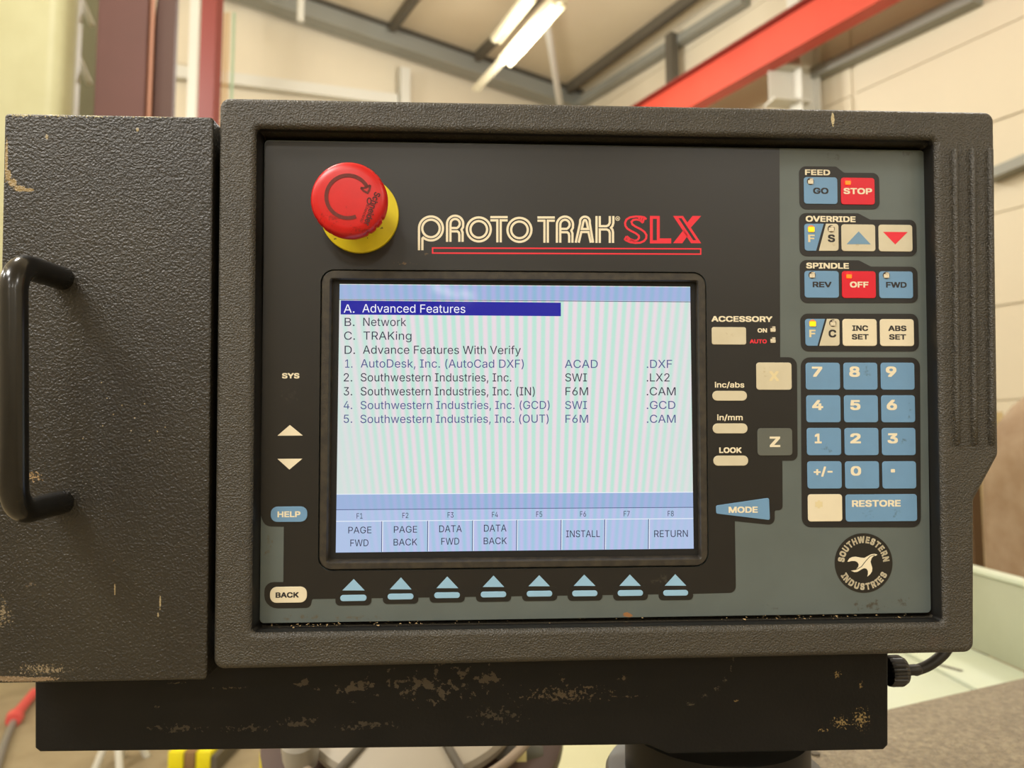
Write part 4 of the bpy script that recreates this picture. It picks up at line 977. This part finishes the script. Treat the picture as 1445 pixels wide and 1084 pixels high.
link('bird_inline', strokes([([(400, 637), (450, 618), (500, 588), (560, 510), (620, 445), (685, 425)], False)], 9, ez + .0001, 1165, 740, 9.855), bpy.data.materials['emblem_black'], em)

# ---------------- emergency stop
yx, yy = L(507.3, 302.2, .003)
es = link('emergency_stop', lathe([(0, 0), (.0228, 0), (.0230, .0008), (.0228, .0028), (.0222, .0032), (0, .0032)], 96, Matrix.Translation((yx, yy, .0001))), M['yellow'], cp, label='yellow collar of the emergency stop')
link('neck', lathe([(0, 0), (.0125, 0), (.0125, .024), (0, .024)], 48, Matrix.Translation((yx, yy, .003))), M['neck'], es)
TH = .034
capx, capy = L(491.3, 280, TH); CM = Matrix.Translation(((capx + yx) / 2, (capy + yy) / 2, 0))
rc = .0211
CM = Matrix.Translation((capx, capy, 0))
# skirt with notches, then domed top
V, F = [], []; n = 192
prof = [(.012, .020), (rc * .90, .0215), (rc * .975, .0235), (rc, .0275), (rc * .995, .0305), (rc * .965, .0328), (rc * .90, .0341), (rc * .75, .0346), (rc * .4, .0348), (.0005, .0349)]
for r_, z_ in prof:
    for i in range(n):
        a_ = 2 * math.pi * i / n; dent = .0006 if (.0225 < z_ < .0310 and any(abs(((math.degrees(a_) - c) + 180) % 360 - 180) < 22 and (i % 8) < 2 for c in (45, 135, 225, 315))) else 0
        V.append((capx + (r_ - dent) * math.cos(a_), capy + (r_ - dent) * math.sin(a_), z_))
for k in range(len(prof) - 1):
    for i in range(n): j = (i + 1) % n; F.append((k*n+i, k*n+j, (k+1)*n+j, (k+1)*n+i))
F.append(tuple(range(n))[::-1]); F.append(tuple(range((len(prof)-1)*n, len(prof)*n)))
cap = link('mushroom_cap', smooth(quadmesh(V, F), 50), M['red'], es, label='red mushroom push cap')
# engraved arrow (traced in zoom coordinates of the close-up) and maker's lettering
E3 = (400, 180, 5.418); ze = .03495
cxz, cyz = 492, 528
arcp = arc(cxz - 5, cyz, 165, -66, -290 - 30 + 5, 50)
arcp = [(cxz + 165 * math.cos(math.radians(a_)), cyz - 163 * math.sin(math.radians(a_))) for a_ in [(-68 - i * 5) for i in range(0, 55)] if a_ > -335]
link('arrow_engraving', strokes([(arcp, False)], 26, ze, *E3), M['groove'], es)
link('arrow_engraving', strokes([([(590, 460), (612, 484), (643, 500), (656, 478), (664, 440)], False), ([(590, 460), (612, 462), (632, 458), (664, 440)], False)], 14, ze, *E3), M['groove'], es)
def slant_text(s, p0, p1, h, z, bold, m, par):
    """text starting at zoom point p0 running to p1 along its baseline"""
    a_ = Vector(L(E3[0] + p0[0] / E3[2], E3[1] + p0[1] / E3[2], z)); b_ = Vector(L(E3[0] + p1[0] / E3[2], E3[1] + p1[1] / E3[2], z)); d = b_ - a_
    me = raw_text(s, bold); xs = [v.co.x for v in me.vertices]; w_ = max(xs) - min(xs)
    me.transform(Matrix.Translation((a_.x, a_.y, z)) @ Matrix.Rotation(math.atan2(d.y, d.x), 4, 'Z') @ Matrix.Diagonal((d.length / w_, h / E3[2] * PX * .92 / CAPH, 1, 1)) @ Matrix.Translation((-min(xs), 0, 0)))
    return link('lettering', me, m, par)
slant_text('Schneider', (699, 490), (614, 740), 46, ze, .012, M['engr'], es)
slant_text('Electric', (636, 588), (584, 722), 21, ze, .004, M['engr'], es)
link('lettering', strokes([(arc(655, 562, 15, 0, 345, 16, 24), True)], 7, ze, *E3), M['engr'], es)

# swarf and dust lying on the lower lip of the recess
V, F = [], []
rnd = random.Random(3)
for i in range(150):
    x = rnd.choice([rnd.uniform(375, 1320), rnd.uniform(380, 600), rnd.uniform(1050, 1300)]); base = L(x, 881 - (x - 366) * .0165, .001)
    zz = rnd.uniform(.0003, .006); s = rnd.uniform(.0004, .0011) * rnd.choice([.6, 1, 1]); c = Vector((base[0], base[1] - .0001 - zz * .18, zz)); b0 = len(V)
    for k in range(4): V.append(c + Vector((rnd.uniform(-s, s), rnd.uniform(0, s * .7), rnd.uniform(-s, s))))
    F += [(b0, b0+1, b0+2), (b0, b0+2, b0+3), (b0, b0+3, b0+1), (b0+1, b0+3, b0+2)]
link('swarf', quadmesh(V, F), M['debris'], cp, kind='stuff')
